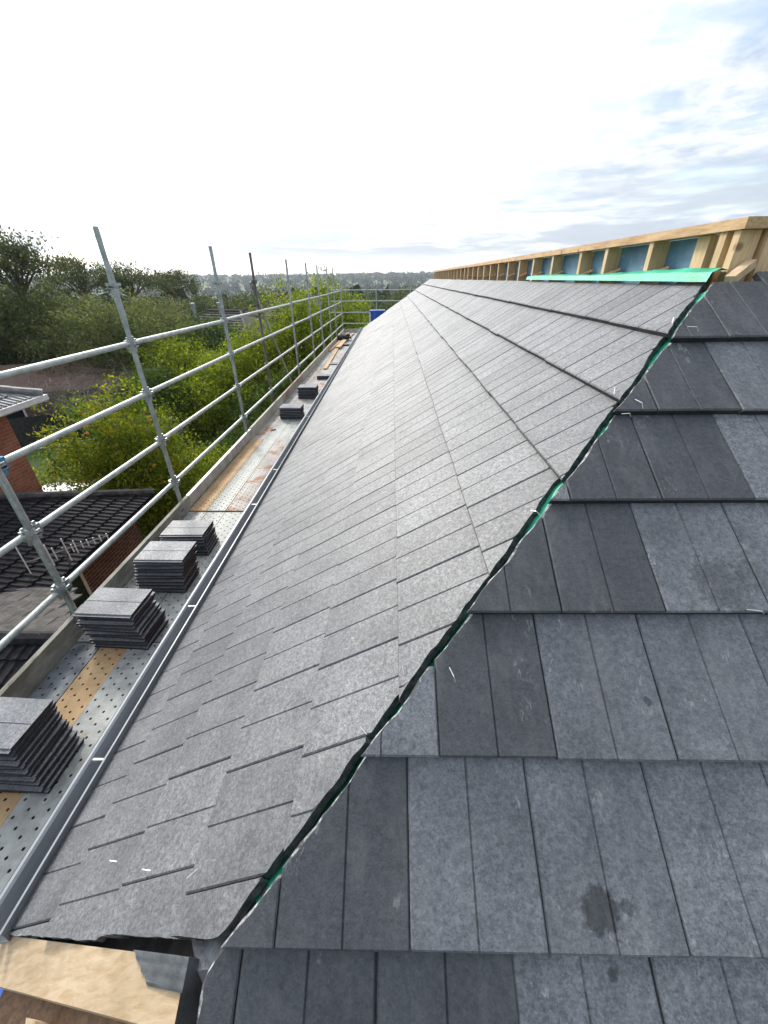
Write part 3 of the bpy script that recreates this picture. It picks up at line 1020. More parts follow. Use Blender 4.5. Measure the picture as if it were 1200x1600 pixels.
st_objs = [standard(XR, y, TOPS.get(y, 0.43)) for y in posts_y]
standard(XR - 0.06, 8.85, 0.45, mat='oldtube', collars=False)
for z in (-0.02, -0.53, -1.54, -2.06):
    mk('coupler', MB().box((XR - 0.105, 8.80, z - 0.035), (XR - 0.02, 8.90, z + 0.03)).tube((XR - 0.06, 8.76, z), (XR - 0.06, 8.94, z), 0.012, 8), 'oldtube', scaf)
for z in rail_z:
    for y0, y1 in zip(posts_y, posts_y[1:]):
        if y0 == -0.25 and z > -0.7:
            pass
        if y0 == -0.25 and z == rail_z[1]:
            continue
        sag = 0.0 + (0.012 if random.random() < .3 else 0)
        a, b = (XR, y0 + 0.062, z), (XR, y1 - 0.062, z - sag)
        rl = mk('guard_rail', MB().tube(a, b, 0.0243, 12), 'galvrail', scaf, smooth=True)
        for (yy, sg) in ((y0 + 0.05, 1), (y1 - 0.05, -1)):
            wb = MB().box((XR - 0.020, yy - 0.022, z - 0.045), (XR + 0.020, yy + 0.022, z + 0.035)).box((XR - 0.006, yy - 0.010, z - 0.085), (XR + 0.006, yy + 0.010, z + 0.058))
            mk('wedge_end', wb, 'bluepaint' if (z == rail_z[1] and y0 == 2.36 and sg == 1) else 'galv', rl)
mk('brace', MB().tube((XR - 0.11, 8.75, -0.02), (XR - 0.11, 11.0, -2.42), 0.022, 10), 'galv', scaf, smooth=True)
mk('brace', MB().tube((XR - 0.09, 16.3, -1.3), (XR - 0.09, 17.4, -2.9), 0.022, 10), 'galv', scaf, smooth=True)
for y in posts_y:
    mk('transom', MB().tube((XR, y + 0.03, -2.55), (-1.80, y + 0.03, -2.55), 0.022, 10).tube((-1.70, y + 0.03, -8), (-1.70, y + 0.03, -2.52), 0.024, 10), 'galv', scaf, smooth=True)
# return across the far end
for x in (-0.82, 0.9, 2.7):
    mk('standard', MB().tube((x, 23.0, -8), (x, 23.0, -0.42), 0.024, 10), 'galv', scaf, smooth=True)
for z in rail_z:
    mk('guard_rail', MB().tube((-3.15 if z > -1.8 else -2.6, 23.0, z + 0.03), (2.8, 23.0, z - 0.01), 0.0243, 10), 'galvrail', scaf, smooth=True)

# planks, bay by bay
DZ = -2.456
ZC = {}


def plank(x0, x1, y0, y1, mat, zt=DZ, nx=4, pitch=0.078, hr=0.0085):
    """pressed steel plank with punched holes (real openings) and turned-down sides"""
    mb = MB()
    ny = max(2, int((y1 - y0) / pitch))
    wx = (x1 - x0) / nx
    wy = (y1 - y0) / ny
    for i in range(nx):
        for j in range(ny):
            cx, cy = x0 + (i + .5) * wx, y0 + (j + .5 + (0.22 if i % 2 else -0.22)) * wy
            cx += 0.0
            a0, b0 = x0 + i * wx, y0 + j * wy
            sq = [(a0, b0), (a0 + wx, b0), (a0 + wx, b0 + wy), (a0, b0 + wy)]
            P = [(px, py, zt) for px, py in sq]
            oc = []
            for k in range(8):
                t = math.pi / 8 + math.pi / 4 * k - math.pi * 7 / 8
                oc.append((cx + hr * math.cos(t), cy + hr * 1.1 * math.sin(t), zt))
            P += oc
            P += [(p[0], p[1], zt - 0.006) for p in oc]
            F = [(0, 1, 6, 5), (1, 2, 8, 7), (2, 3, 10, 9), (3, 0, 4, 11), (0, 5, 4), (1, 7, 6), (2, 9, 8), (3, 11, 10)]
            F += [(4 + k, 4 + (k + 1) % 8, 12 + (k + 1) % 8, 12 + k) for k in range(8)]
            mb.add(P, F)
    mb.add([(x0, y0, zt), (x1, y0, zt), (x1, y1, zt), (x0, y1, zt), (x0, y0, zt - .05), (x1, y0, zt - .05), (x1, y1, zt - .05), (x0, y1, zt - .05)],
           [(0, 4, 5, 1), (1, 5, 6, 2), (2, 6, 7, 3), (3, 7, 4, 0)])
    mb.box((x0 + .006, y0 + .006, zt - .048), (x1 - .006, y1 - .006, zt - .044), 1)
    return mk('deck_plank', mb, [mat, 'hole'], scaf)


bays = [(-0.25, 2.17), (2.18, 4.22), (4.23, 6.78), (6.79, 9.2), (9.21, 11.5), (11.51, 14.0), (14.01, 16.4), (16.41, 18.6), (18.61, 20.4), (20.41, 22.95)]
xs = [(-2.520, -2.300), (-2.294, -2.072), (-2.066, -1.842)]
mats = [['plankdark', 'plankorange', 'plank'], ['plank', 'plank', 'plank'], ['plankorange', 'plank', 'plankrust'], ['plankrust', 'plank', 'plank'], ['plank', 'plankrust', 'plankrust'], ['plankrust', 'plankrust', 'plank'], ['plank', 'plank', 'plankrust'], ['plankrust', 'plank', 'plank'], ['plank', 'plankrust', 'plank'], ['plankrust', 'plank', 'plank']]
for bi, (y0, y1) in enumerate(bays):
    for pi, (x0, x1) in enumerate(xs):
        dens = (4, 0.085, 0.0085) if bi < 2 else (4, 0.075, 0.009) if bi < 3 else (3, 0.14, 0.011) if bi < 5 else (2, 0.4, 0.012)
        zt = DZ + (0.012 if bi == 2 else 0) + random.uniform(-.003, .003)
        plank(x0, x1, y0 + 0.004, y1 - 0.004, mats[bi][pi], zt, *dens)
for k in range(3):
    x0 = -1.83 + k * 1.55
    for r_ in range(3):
        plank(x0, x0 + 1.54, 22.25 + r_ * 0.225, 22.47 + r_ * 0.225, 'plank', DZ - 0.001 * r_, 2, 0.2, 0.012)
# toe boards
toem = ['toe', 'toe', 'toezinc', 'toepale', 'toerust', 'toepale', 'toepale', 'toepale', 'toepale', 'toepale']
for bi, (y0, y1) in enumerate([(-0.25, 2.42), (2.43, 4.32), (4.33, 6.86), (6.87, 9.2), (9.21, 11.6), (11.61, 14.1), (14.11, 16.3), (16.31, 18.5), (18.51, 20.3), (20.31, 22.94)]):
    zt = -2.275 + random.uniform(-.012, .008)
    mk('toe_board', MB().box((-2.566, y0 + .004, DZ - 0.02), (-2.530, y1 - .004, zt - .0015)).box((-2.5675, y0 + .003, zt - .0014), (-2.5285, y1 - .003, zt)), [toem[bi]], scaf)
mk('toe_board', MB().box((-2.50, 22.955, DZ - 0.02), (2.7, 22.985, -2.28)), 'toezinc', scaf)
# teeth of the zinc board's cut lower edge in the third bay, and a timber strip beside it
tb = MB()
for i in range(64):
    y = 4.36 + i * 0.038
    tb.box((-2.5275, y, DZ + 0.013), (-2.518, y + 0.018, DZ + 0.034))
mk('toothed_strip', tb, 'galv', scaf, kind='stuff')

# ------------------------------------------------------------------ tiles stacked on the deck
ORD = ['topmost', 'second', 'third', 'fourth', 'fifth', 'sixth', 'seventh', 'eighth', 'ninth', 'tenth', 'eleventh', 'twelfth']


def stack_tile_mesh():
    bm = bmesh.new()
    L_, Wd, T_ = 0.44, 0.305, 0.025
    mdl = 0.0
    prof = [(-Wd / 2, -0.010), (-Wd / 2 + 0.018, -0.010), (-Wd / 2 + 0.020, 0.0), (-0.0035, 0.0), (0, -0.0045), (0.0035, 0.0), (Wd / 2 - 0.004, 0.0), (Wd / 2, -0.004)]
    A = [bm.verts.new((-L_ / 2, y, T_ + z)) for y, z in prof]
    B = [bm.verts.new((L_ / 2, y, T_ + z)) for y, z in prof]
    C = [bm.verts.new((-L_ / 2, y, 0)) for y in (-Wd / 2, Wd / 2 - 0.02)]
    D_ = [bm.verts.new((L_ / 2, y, 0)) for y in (-Wd / 2, Wd / 2 - 0.02)]
    for k in range(len(prof) - 1):
        bm.faces.new((A[k], A[k + 1], B[k + 1], B[k]))
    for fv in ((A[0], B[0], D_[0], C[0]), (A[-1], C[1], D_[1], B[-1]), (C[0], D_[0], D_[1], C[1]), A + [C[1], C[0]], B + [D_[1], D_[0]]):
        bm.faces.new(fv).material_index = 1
    # two battens nibs under the head
    bmesh.ops.recalc_face_normals(bm, faces=bm.faces)
    me = bpy.data.meshes.new('stacked_tile')
    bm.to_mesh(me)
    bm.free()
    me.materials.append(M['tile'])
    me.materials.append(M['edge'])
    return me


stm = stack_tile_mesh()
stacks = [  # x, y, count, name in words, lean
    (-2.20, 1.27, 11, 'the stack nearest the camera', 0.010),
    (-2.135, 2.27, 10, 'the second stack from the camera', 0.006),
    (-2.145, 2.92, 10, 'the third stack from the camera', 0.006),
    (-2.14, 3.48, 7, 'the low stack fourth from the camera', 0.003),
    (-2.08, 8.10, 7, 'the fifth stack, below the brown upright', 0.001),
    (-2.04, 9.70, 8, 'the sixth stack, beyond the brown upright', 0.001),
    (-1.93, 11.80, 3, 'the thin stack past the brown upright', 0.002)]
for (x, y, n, words, lean) in stacks:
    sw = 0.0
    yaw_ = random.uniform(-2.5, 2.5)
    for i in range(n):
        o = bpy.data.objects.new('stacked_tile', stm)
        COL.objects.link(o)
        k = n - 1 - i
        z = DZ + 0.002 + 0.0345 * i
        if n > 6:
            sw += random.choice([-.014, -.004, 0, .003, .012, .018]) * (0.8 if n > 8 else .4)
        o.location = (x + sw + lean * (n / 2 - i) + random.uniform(-.003, .003), y + random.uniform(-.008, .008) - lean * 0.4 * (n / 2 - i), z + CZ + 0.003)
        o.rotation_euler = (R(0.9 if i % 2 else -0.2), R(random.uniform(-.4, .4)), R(yaw_ + random.uniform(-1.6, 1.6)))
        lab = f'charcoal roof tile, {ORD[k]} from the top of {words}' if k else f'charcoal roof tile lying topmost on {words}'
        if i == 0:
            lab = f'charcoal roof tile at the bottom of {words}'
        tag(o, lab, 'roof tile', 'roof tiles stacked on the scaffold')
for (x, y, rz, lab) in ((-1.98, 14.0, 2, 'single charcoal roof tile lying flat at the deck edge before the timbers'), (-1.98, 18.3, -3, 'charcoal roof tile lying beside the loose timbers at the far end')):
    for i in range(2 if y > 15 else 1):
        o = bpy.data.objects.new('loose_tile', stm)
        COL.objects.link(o)
        o.location = (x, y, DZ + CZ + 0.005 + 0.032 * i)
        o.rotation_euler = (0, 0, R(rz + i))
        tag(o, lab if i == 0 else 'second charcoal roof tile set on the one beside the far loose timbers', 'roof tile')

# loose timbers and a dark bundle at the far end
for (p0, p1, w, h, lab) in (((-2.13, 13.1, DZ + .022), (-2.24, 17.2, DZ + .022), 0.12, 0.035, 'long pine board lying on the deck, its end nearest the camera'),
                            ((-2.47, 16.7, DZ + .025), (-2.38, 20.1, DZ + .025), 0.11, 0.04, 'pine board lying tight along the inside of the toe board'),
                            ((-2.20, 17.25, DZ + .070), (-2.17, 20.0, DZ + .058), 0.20, 0.05, 'broad short pine board raised beside the dark bundle'),
                            ((-2.32, 20.6, DZ + .03), (-2.28, 22.6, DZ + .03), 0.14, 0.045, 'pale pine board beyond the dark bundle at the deck end'),
                            ((-2.12, 20.7, DZ + .03), (-2.02, 22.4, DZ + .03), 0.12, 0.045, 'brownish pine board at the far deck corner by the roof edge')):
    tag(mk('pine_board', MB().bar(p0, p1, w, h), 'pine'), lab, 'timber board', 'loose timber boards on the far deck')
mb = MB()
for i in range(26):
    c = (-2.30 + random.uniform(-.22, .26), 19.9 + random.uniform(-.28, .28), DZ + 0.085 + random.uniform(0, .10))
    a = random.uniform(0, 6.28)
    mb.obox(c, (0.13 * math.cos(a), 0.13 * math.sin(a), random.uniform(-.03, .05)), (-0.06 * math.sin(a), 0.06 * math.cos(a), 0.02), (0, 0, 0.03))
tag(mk('rag_bundle', mb, 'black'), 'dark crumpled bundle lying across the far timbers', 'bundle')
# blue crate by the far roof corner
bx = root('blue_crate', (-0.80, 22.6, DZ), 'upright blue plastic tub by the far corner of the roof', 'tub')
mk('body', MB().box((-1.12, 22.30, DZ), (-0.42, 22.85, -1.46)), 'bluetarp', bx)
mk('rim', MB().box((-1.16, 22.27, -1.459), (-0.38, 22.88, -1.385)), 'bluetarp', bx)
mk('corner_post', MB().box((-1.165, 22.262, DZ), (-1.10, 22.2995, -1.46)), 'white', bx)
# blue tarp in the near corner
mb = MB()
P = []
for i in range(9):
    for j in range(7):
        P.append((-2.35 + i * 0.13, -0.1 + j * 0.09, DZ + 0.06 + 0.05 * fnoise(i * .5, j * .6) + 0.02 * math.sin(i * 1.4 + j)))
F = [(i * 7 + j, (i + 1) * 7 + j, (i + 1) * 7 + j + 1, i * 7 + j + 1) for i in range(8) for j in range(6)]
P += [(p[0], p[1], DZ + 0.004) for p in P]
F += [(63 + a, 63 + d, 63 + c, 63 + b) for a, b, c, d in F]
ed = [(i * 7, (i + 1) * 7) for i in range(8)] + [((i + 1) * 7 + 6, i * 7 + 6) for i in range(8)] + [(j + 1, j) for j in range(6)] + [(56 + j, 57 + j) for j in range(6)]
F += [(a, 63 + a, 63 + b, b) for a, b in ed]
tag(mk('blue_tarp', MB().add(P, F), 'bluetarp', smooth=True), 'folded blue tarpaulin on the deck below the pine rake plate', 'tarpaulin')
tag(mk('roofing_nail', MB().tube((-2.30, 7.25, DZ + .012), (-2.22, 7.30, DZ + .012), 0.010, 6), 'black'), 'small dark offcut lying before the fifth tile stack', 'offcut')

# ------------------------------------------------------------------ neighbouring roofs
def roll_tile(wd=0.30, ln=0.40, rolls=2):
    """interlocking tile with rolls, 12-40 faces"""
    prof = []
    for r_ in range(rolls):
        b = r_ * wd / rolls
        u = wd / rolls
        prof += [(b, 0.0), (b + u * .45, 0.0), (b + u * .60, 0.030), (b + u * .85, 0.030), (b + u * .98, 0.002)]
    prof.append((wd, 0.0))
    P, F = [], []
    for (y, dz) in ((0, 0), (ln, -0.05)):
        P += [(a, y, b + dz) for a, b in prof]
    n = len(prof)
    F += [(k, k + 1, n + k + 1, n + k) for k in range(n - 1)]
    P += [(0, 0, -0.028), (wd, 0, -0.028)]
    F.append(tuple([2 * n] + [2 * n + 1] + list(range(n - 1, -1, -1))))
    me = bpy.data.meshes.new('roll_tile')
    me.from_pydata(P, [], F)
    return me


def tile_field(parent, me, mat, origin, ax, ay, poly, name='tile', lim=300, wd=0.30, gauge=0.33):
    """lay tiles over a planar polygon given in (across, up) coordinates"""
    ax, ay = Vector(ax).normalized(), Vector(ay).normalized()
    az = ax.cross(ay).normalized()
    me = me.copy()
    me.materials.append(M[mat])
    xs_ = [p[0] for p in poly]; ys2 = [p[1] for p in poly]

    def inside(px, py):
        r_ = False
        j = len(poly) - 1
        for i in range(len(poly)):
            if (poly[i][1] > py) != (poly[j][1] > py) and px < (poly[j][0] - poly[i][0]) * (py - poly[i][1]) / (poly[j][1] - poly[i][1]) + poly[i][0]:
                r_ = not r_
            j = i
        return r_
    base = wl(parent) - Vector((0, 0, CZ))
    cnt = 0
    y = min(ys2)
    row = 0
    while y < max(ys2):
        x = min(xs_)
        while x < max(xs_):
            if inside(x + wd / 2, y + gauge * .5):
                up_ = az.z > 0
                p = Vector(origin) + ax * (x if up_ else x + wd) + ay * y + az * (0.03 + random.uniform(-.004, .004)) * (1 if up_ else -1)
                o = bpy.data.objects.new(name, me)
                COL.objects.link(o)
                o.parent = parent
                o.matrix_local = Matrix.Translation(-base) @ basis(ax if up_ else -ax, ay, az if up_ else -az, p) @ Matrix.Rotation(R(random.uniform(-.5, .5)), 4, 'Z')
                cnt += 1
            x += wd
        y += gauge
        row += 1
    return cnt


rt = roll_tile()
# low dark roof below the scaffold
lowh = root('low_house', (-8.6, 7.0, -8.0), 'single storey brick house with a dark ribbed tile roof just below the scaffold', 'house')
pit = math.atan(0.27)
eo = Vector((-6.55, 9.60, -5.02))
axd = Vector((0, -1, 0)); ayd = Vector((-math.cos(pit), 0, math.sin(pit)))
hipline = [(0, 0), (6.2, 0), (6.2, 4.6), (2.7, 4.6), (1.26, 2.28)]
mb = MB().add([eo + axd * a + ayd * b - Vector((0, 0, .03)) for a, b in hipline] + [eo + axd * a + ayd * b - Vector((0, 0, .09)) for a, b in hipline],
              [(0, 1, 2, 3, 4), (9, 8, 7, 6, 5)] + [(i, 5 + i, 5 + (i + 1) % 5, (i + 1) % 5) for i in range(5)])
mk('roof_base', mb, 'oldtile', lowh)
tile_field(lowh, rt, 'oldtile', eo, axd, ayd, hipline)
for i in range(9):
    f0, f1 = i / 9, (i + 1) / 9
    a = eo + (axd * 2.7 + ayd * 4.6) * f0 + Vector((0, 0.03, 0.07)); b = eo + (axd * 2.7 + ayd * 4.6) * f1 + Vector((0, 0.03, 0.07))
    mk('ridge_cap', MB().tube(a, b + (b - a) * .06, 0.10, 8, r2=0.09), 'greytile', lowh, smooth=True)
mk('wall', MB().box((-12.0, 3.6, -8.0), (-7.05, 9.2, -5.05)), 'brickbrown', lowh)
mk('eave_gutter', MB().box((-6.53, 3.5, -5.14), (-6.43, 9.58, -5.04)), 'oldtile', lowh)
mk('soffit', MB().box((-7.045, 3.6, -5.13), (-6.535, 9.2, -5.11)), 'white', lowh)
wn = mk('window', MB().box((-7.045, 5.55, -6.55), (-7.00, 6.95, -6.47)).box((-7.045, 5.55, -5.42), (-7.00, 6.95, -5.34)).box((-7.045, 5.55, -6.469), (-7.00, 5.63, -5.421)).box((-7.045, 6.87, -6.469), (-7.00, 6.95, -5.421)), 'white', lowh)
mk('pane', MB().box((-7.04, 5.631, -6.468), (-7.02, 6.869, -5.422)), 'glass', wn)
# lower paved gap strip
# second low roof, faded grey
gar = root('garage', (-7.2, 4.0, -8.0), 'lower outbuilding with a faded grey tile roof beside the scaffold foot', 'garage')
p2 = R(19.5)
ro = Vector((-4.6, 3.86, -4.30))
axg = Vector((-1, 0, 0))                     # across, going left
ayg = Vector((0, -math.cos(p2), math.sin(p2)))   # up the far plane, toward us
LG = 1.75 / math.cos(p2)
og = ro - ayg * LG
polyf = [(1.35, 0), (5.4, 0), (5.4, LG), (0.0, LG)]
mb = MB().add([og + axg * a + ayg * b for a, b in polyf] + [og + axg * a + ayg * b - Vector((0, 0, .06)) for a, b in polyf], [(0, 1, 2, 3), (7, 6, 5, 4)] + [(i, 4 + i, 4 + (i + 1) % 4, (i + 1) % 4) for i in range(4)])
mk('roof_base', mb, 'greytile', gar)
flat = bpy.data.meshes.new('flat_tile')
flat.from_pydata([(0.004, 0, 0), (0.312, 0, 0), (0.312, .27, -.03), (0.004, .27, -.03), (0.004, 0, -.028), (0.312, 0, -.028), (0.312, .27, -.05), (0.004, .27, -.05)], [], [(0, 1, 2, 3), (0, 4, 5, 1), (1, 5, 6, 2), (2, 6, 7, 3), (3, 7, 4, 0)])
tile_field(gar, flat, 'greytile', og, axg, ayg, polyf, wd=0.32, gauge=0.30)
ayn = Vector((0, math.cos(p2), math.sin(p2)))
axn = Vector((1, 0, 0))
on_ = Vector((-10.0, 3.80, -4.30)) - ayn * 1.9
polyn = [(0, 0), (5.9, 0), (5.4, 1.9), (0, 1.9)]
mb = MB().add([on_ + axn * a + ayn * b for a, b in polyn] + [on_ + axn * a + ayn * b - Vector((0, 0, .06)) for a, b in polyn], [(0, 1, 2, 3), (7, 6, 5, 4)] + [(i, 4 + i, 4 + (i + 1) % 4, (i + 1) % 4) for i in range(4)])
mk('roof_base', mb, 'oldtile', gar)
tile_field(gar, rt, 'oldtile', on_, axn, ayn, polyn)
for i in range(13):
    x = -9.9 + i * 0.42
    mk('ridge_cap', MB().tube((x, 3.83, -4.25), (x + 0.44, 3.83, -4.25), 0.105, 8, r2=0.092), 'oldtile', gar, smooth=True)
mk('wall', MB().box((-9.9, 2.4, -8), (-5.3, 5.2, -5.05)), 'brickbrown', gar)

# television aerial
ant = root('tv_aerial', (-6.65, 6.45, -5.0), 'white television aerial with upright rods on the dark tiled roof', 'aerial')
mk('mast', MB().tube((-6.65, 6.45, -5.02), (-6.65, 6.45, -4.57), 0.016, 8), 'oldtube', ant)
b0v, b1v = Vector((-7.05, 5.99, -4.60)), Vector((-6.01, 6.93, -4.60))
mk('boom', MB().tube(b0v, b1v, 0.012, 8), 'oldtube', ant)
for f0, h in ((0.0, 0.40), (0.27, 0.25), (0.33, 0.14), (0.47, 0.27), (0.54, 0.09), (0.58, 0.15), (0.66, 0.08), (0.73, 0.08), (0.81, 0.08), (0.89, 0.07), (0.98, 0.07)):
    p = b0v.lerp(b1v, f0)
    mk('rod', MB().tube(p + Vector((0.013, -.012, -h)), p + Vector((0.013, -.012, h)), 0.0115, 6), 'white', ant)

# brick house at the left edge
bh = root('brick_house', (-13, 7.0, -8.0), 'red brick house corner with white gutter and pale tile roof at the left', 'house')
mk('wall', MB().box((-16.5, 3.0, -8.0), (-9.9, 9.9, -2.72)), 'brick', bh)
mk('eave', MB().box((-16.5, 2.4, -2.715), (-9.32, 10.5, -2.66)), 'white', bh)
gq = mk('gutter', MB().box((-9.315, 2.4, -2.66), (-9.20, 10.62, -2.53)).box((-16.5, 10.505, -2.66), (-9.32, 10.62, -2.53)), 'white', bh)
pb = R(22)
ob = Vector((-9.28, 10.58, -2.54))
ayb = Vector((-math.cos(pb), 0, math.sin(pb)))
polyb = [(0, 0), (8.0, 0), (8.0, 4.2), (4.0 * math.cos(pb), 4.2)]
mb = MB().add([ob + axd * a + ayb * b for a, b in polyb] + [ob + axd * a + ayb * b - Vector((0, 0, .05)) for a, b in polyb], [(0, 1, 2, 3), (7, 6, 5, 4)] + [(i, 4 + i, 4 + (i + 1) % 4, (i + 1) % 4) for i in range(4)])
mk('roof_base', mb, 'whitetile', bh)
tile_field(bh, rt, 'whitetile', ob, axd, ayb, [(0.1, 0), (5.0, 0), (5.0, 3.0), (3.0, 3.0)])
for i in range(9):
    a = ob + (axd * 4.0 * math.cos(pb) + ayb * 4.2) * (i / 9) + Vector((0, 0, .06)); b = ob + (axd * 4.0 * math.cos(pb) + ayb * 4.2) * ((i + 1) / 9) + Vector((0, 0, .06))
    mk('ridge_cap', MB().tube(a, b + (b - a) * .05, 0.10, 8, r2=0.09), 'whitetile', bh, smooth=True)


def hip_house(name, c, size, zw, ridge, rot, wallm, roofm, label, group=None, cat='house', ov=0.5, windows=True, base=-8.0, ribs=0, rl=None):
    """plain hipped house; c centre, size (len, depth), zw eave height, ridge height (absolute, relative to lens)"""
    r_ = root(name, (c[0], c[1], base), label, cat, group)
    cr, sr = math.cos(rot), math.sin(rot)

    def T(x, y, z):
        return (c[0] + x * cr - y * sr, c[1] + x * sr + y * cr, z)
    L_, D_ = size[0] / 2, size[1] / 2
    mb = MB()
    P = [T(sx * L_, sy * D_, z) for z in (base - 1, zw) for sx, sy in ((-1, -1), (1, -1), (1, 1), (-1, 1))]
    mb.add(P, [(0, 1, 5, 4), (1, 2, 6, 5), (2, 3, 7, 6), (3, 0, 4, 7), (4, 5, 6, 7)])
    mk('wall', mb, wallm, r_)
    l2, d2 = L_ + ov, D_ + ov
    rr = (l2 - d2) if rl is None else rl
    P = [T(-l2, -d2, zw), T(l2, -d2, zw), T(l2, d2, zw), T(-l2, d2, zw), T(-rr, 0, ridge), T(rr, 0, ridge)]
    P += [T(-l2, -d2, zw - .15), T(l2, -d2, zw - .15), T(l2, d2, zw - .15), T(-l2, d2, zw - .15)]
    rf = mk('roof', MB().add(P, [(0, 1, 5, 4), (2, 3, 4, 5), (1, 2, 5), (3, 0, 4), (0, 6, 7, 1), (1, 7, 8, 2), (2, 8, 9, 3), (3, 9, 6, 0), (9, 8, 7, 6)]), roofm, r_)
    if ribs:
        rb = MB()
        for k in range(1, ribs):
            f = k / ribs
            for sgn in (-1, 1):
                a0, a1 = T(-l2 + (l2 - rr) * f, sgn * d2 * (1 - f), zw + (ridge - zw) * f + .03), T(l2 - (l2 - rr) * f, sgn * d2 * (1 - f), zw + (ridge - zw) * f + .03)
                rb.bar(a0, a1, 0.10, 0.06)
        rb.bar(T(-rr, 0, ridge + .05), T(rr, 0, ridge + .05), .22, .1)
        for sx in (-1, 1):
            for sy in (-1, 1):
                rb.bar(T(sx * rr, 0, ridge + .05), T(sx * l2, sy * d2, zw + .05), .22, .1)
        mk('tile_courses', rb, roofm, rf, kind='stuff')
    if windows:
        for k in range(max(2, int(size[0] / 3.5))):
            x = -L_ + (k + .5) * size[0] / max(2, int(size[0] / 3.5))
            for sgn in (-1,):
                w_ = MB()
                a = T(x - .6, sgn * (D_ + .02), 0); b = T(x + .6, sgn * (D_ + .02), 0)
                w_.bar((a[0], a[1], zw - 1.3), (b[0], b[1], zw - 1.3), .06, 1.2)
                fr = mk('window', w_, 'white', r_)
                w2 = MB()
                a = T(x - .5, sgn * (D_ + .05), 0); b = T(x + .5, sgn * (D_ + .05), 0)
                w2.bar((a[0], a[1], zw - 1.3), (b[0], b[1], zw - 1.3), .05, 1.0)
                mk('pane', w2, 'glass', fr)
    return r_, T


hip_house('brown_roof_house', (-24.5, 27.5), (18, 8), -5.6, -4.55, R(20), 'brickbrown', 'brownroof', 'long low house with a plain brown roof behind the dark fence')
gh, GT = hip_house('grey_roof_house', (-15.9, 42.0), (13, 9), -4.7, -2.45, R(-24), 'brickbrown', 'greytile', 'grey tiled hip roof house with two flues standing among the trees', ribs=13)
for (fx, fy, fz, h) in ((-2.6, -1.2, -3.0, 1.1), (0.3, -0.8, -2.8, 0.95)):
    p = GT(fx, fy, fz)
    mk('flue', MB().tube(p, (p[0], p[1], p[2] + h), 0.16, 10).tube((p[0], p[1], p[2] + h), (p[0], p[1], p[2] + h + .16), 0.23, 10), 'galv', gh)
hip_house('gable_house', (-10.6, 51.0), (11, 8), -3.3, -1.25, R(-24), 'brickbrown', 'greytile', 'house with a higher grey roof behind the grey hip roof', ribs=11)

# dark fence and railing in the garden on the left
fen = root('paling_fence', (-20.3, 21.5, -8.0), 'dark paling fence across the garden before the brown roof', 'fence')
fa, fb = Vector((-23.6, 19.3, -8.0)), Vector((-15.5, 24.8, -8.0))
nP = 78
pal = MB().box((0, 0, 0), (0.105, 0.02, 1.65))
pm = None
for i in range(nP):
    p = fa.lerp(fb, i / nP)
    d = (fb - fa).normalized()
    if pm is None:
        o = mk('paling', MB().bar((p.x, p.y, -8 + .82), (p.x + d.x * .125, p.y + d.y * .125, -8 + .82), 0.02, 1.64), 'fence', fen)
        pm = o
        first = p
    else:
        o = pm.copy()
        COL.objects.link(o)
        o.location = pm.location + Vector((p.x - first.x, p.y - first.y, random.uniform(-.02, .02)))
mk('fence_rail', MB().bar((fa.x, fa.y + .04, -7.6), (fb.x, fb.y + .04, -7.6), .04, .08).bar((fa.x, fa.y + .04, -6.8), (fb.x, fb.y + .04, -6.8), .04, .08), 'fence', fen)
rlg = root('pipe_railing', (-17.0, 18.6, -8.0), 'thin metal pipe railing on the lawn in front of the dark fence', 'railing')
pts = [(-18.4, 17.3), (-17.2, 18.6), (-15.4, 19.8)]
for a, b in zip(pts, pts[1:]):
    mk('pipe', MB().tube((a[0], a[1], -7.0), (b[0], b[1], -7.0), 0.03, 6), 'galv', rlg)
for a in pts:
    mk('leg', MB().tube((a[0], a[1], -8.0), (a[0], a[1], -7.0), 0.03, 6), 'galv', rlg)
tb_ = root('garden_table', (-12.9, 13.4, -8.0), 'white topped garden table in the yard beside the citrus tree', 'table')
mk('top', MB().box((-14.0, 12.8, -7.02), (-11.6, 14.3, -6.97)).box((-13.9, 13.0, -6.969), (-13.0, 14.0, -6.945)), 'white', tb_)
for (x, y) in ((-13.9, 12.9), (-11.7, 12.9), (-13.9, 14.2), (-11.7, 14.2)):
    mk('leg', MB().box((x - .04, y - .04, -8), (x + .04, y + .04, -7.021)), 'white', tb_)
sp = MB()
P = [(-14.6 + 1.5 * math.cos(a) + .3 * math.sin(3 * a), 16.2 + 0.8 * math.sin(a), -7.985) for a in [2 * math.pi * k / 20 for k in range(20)]]
sp.add(P, [tuple(range(20))])
o = mk('sand_path', sp, 'sand')
o['kind'] = 'structure'


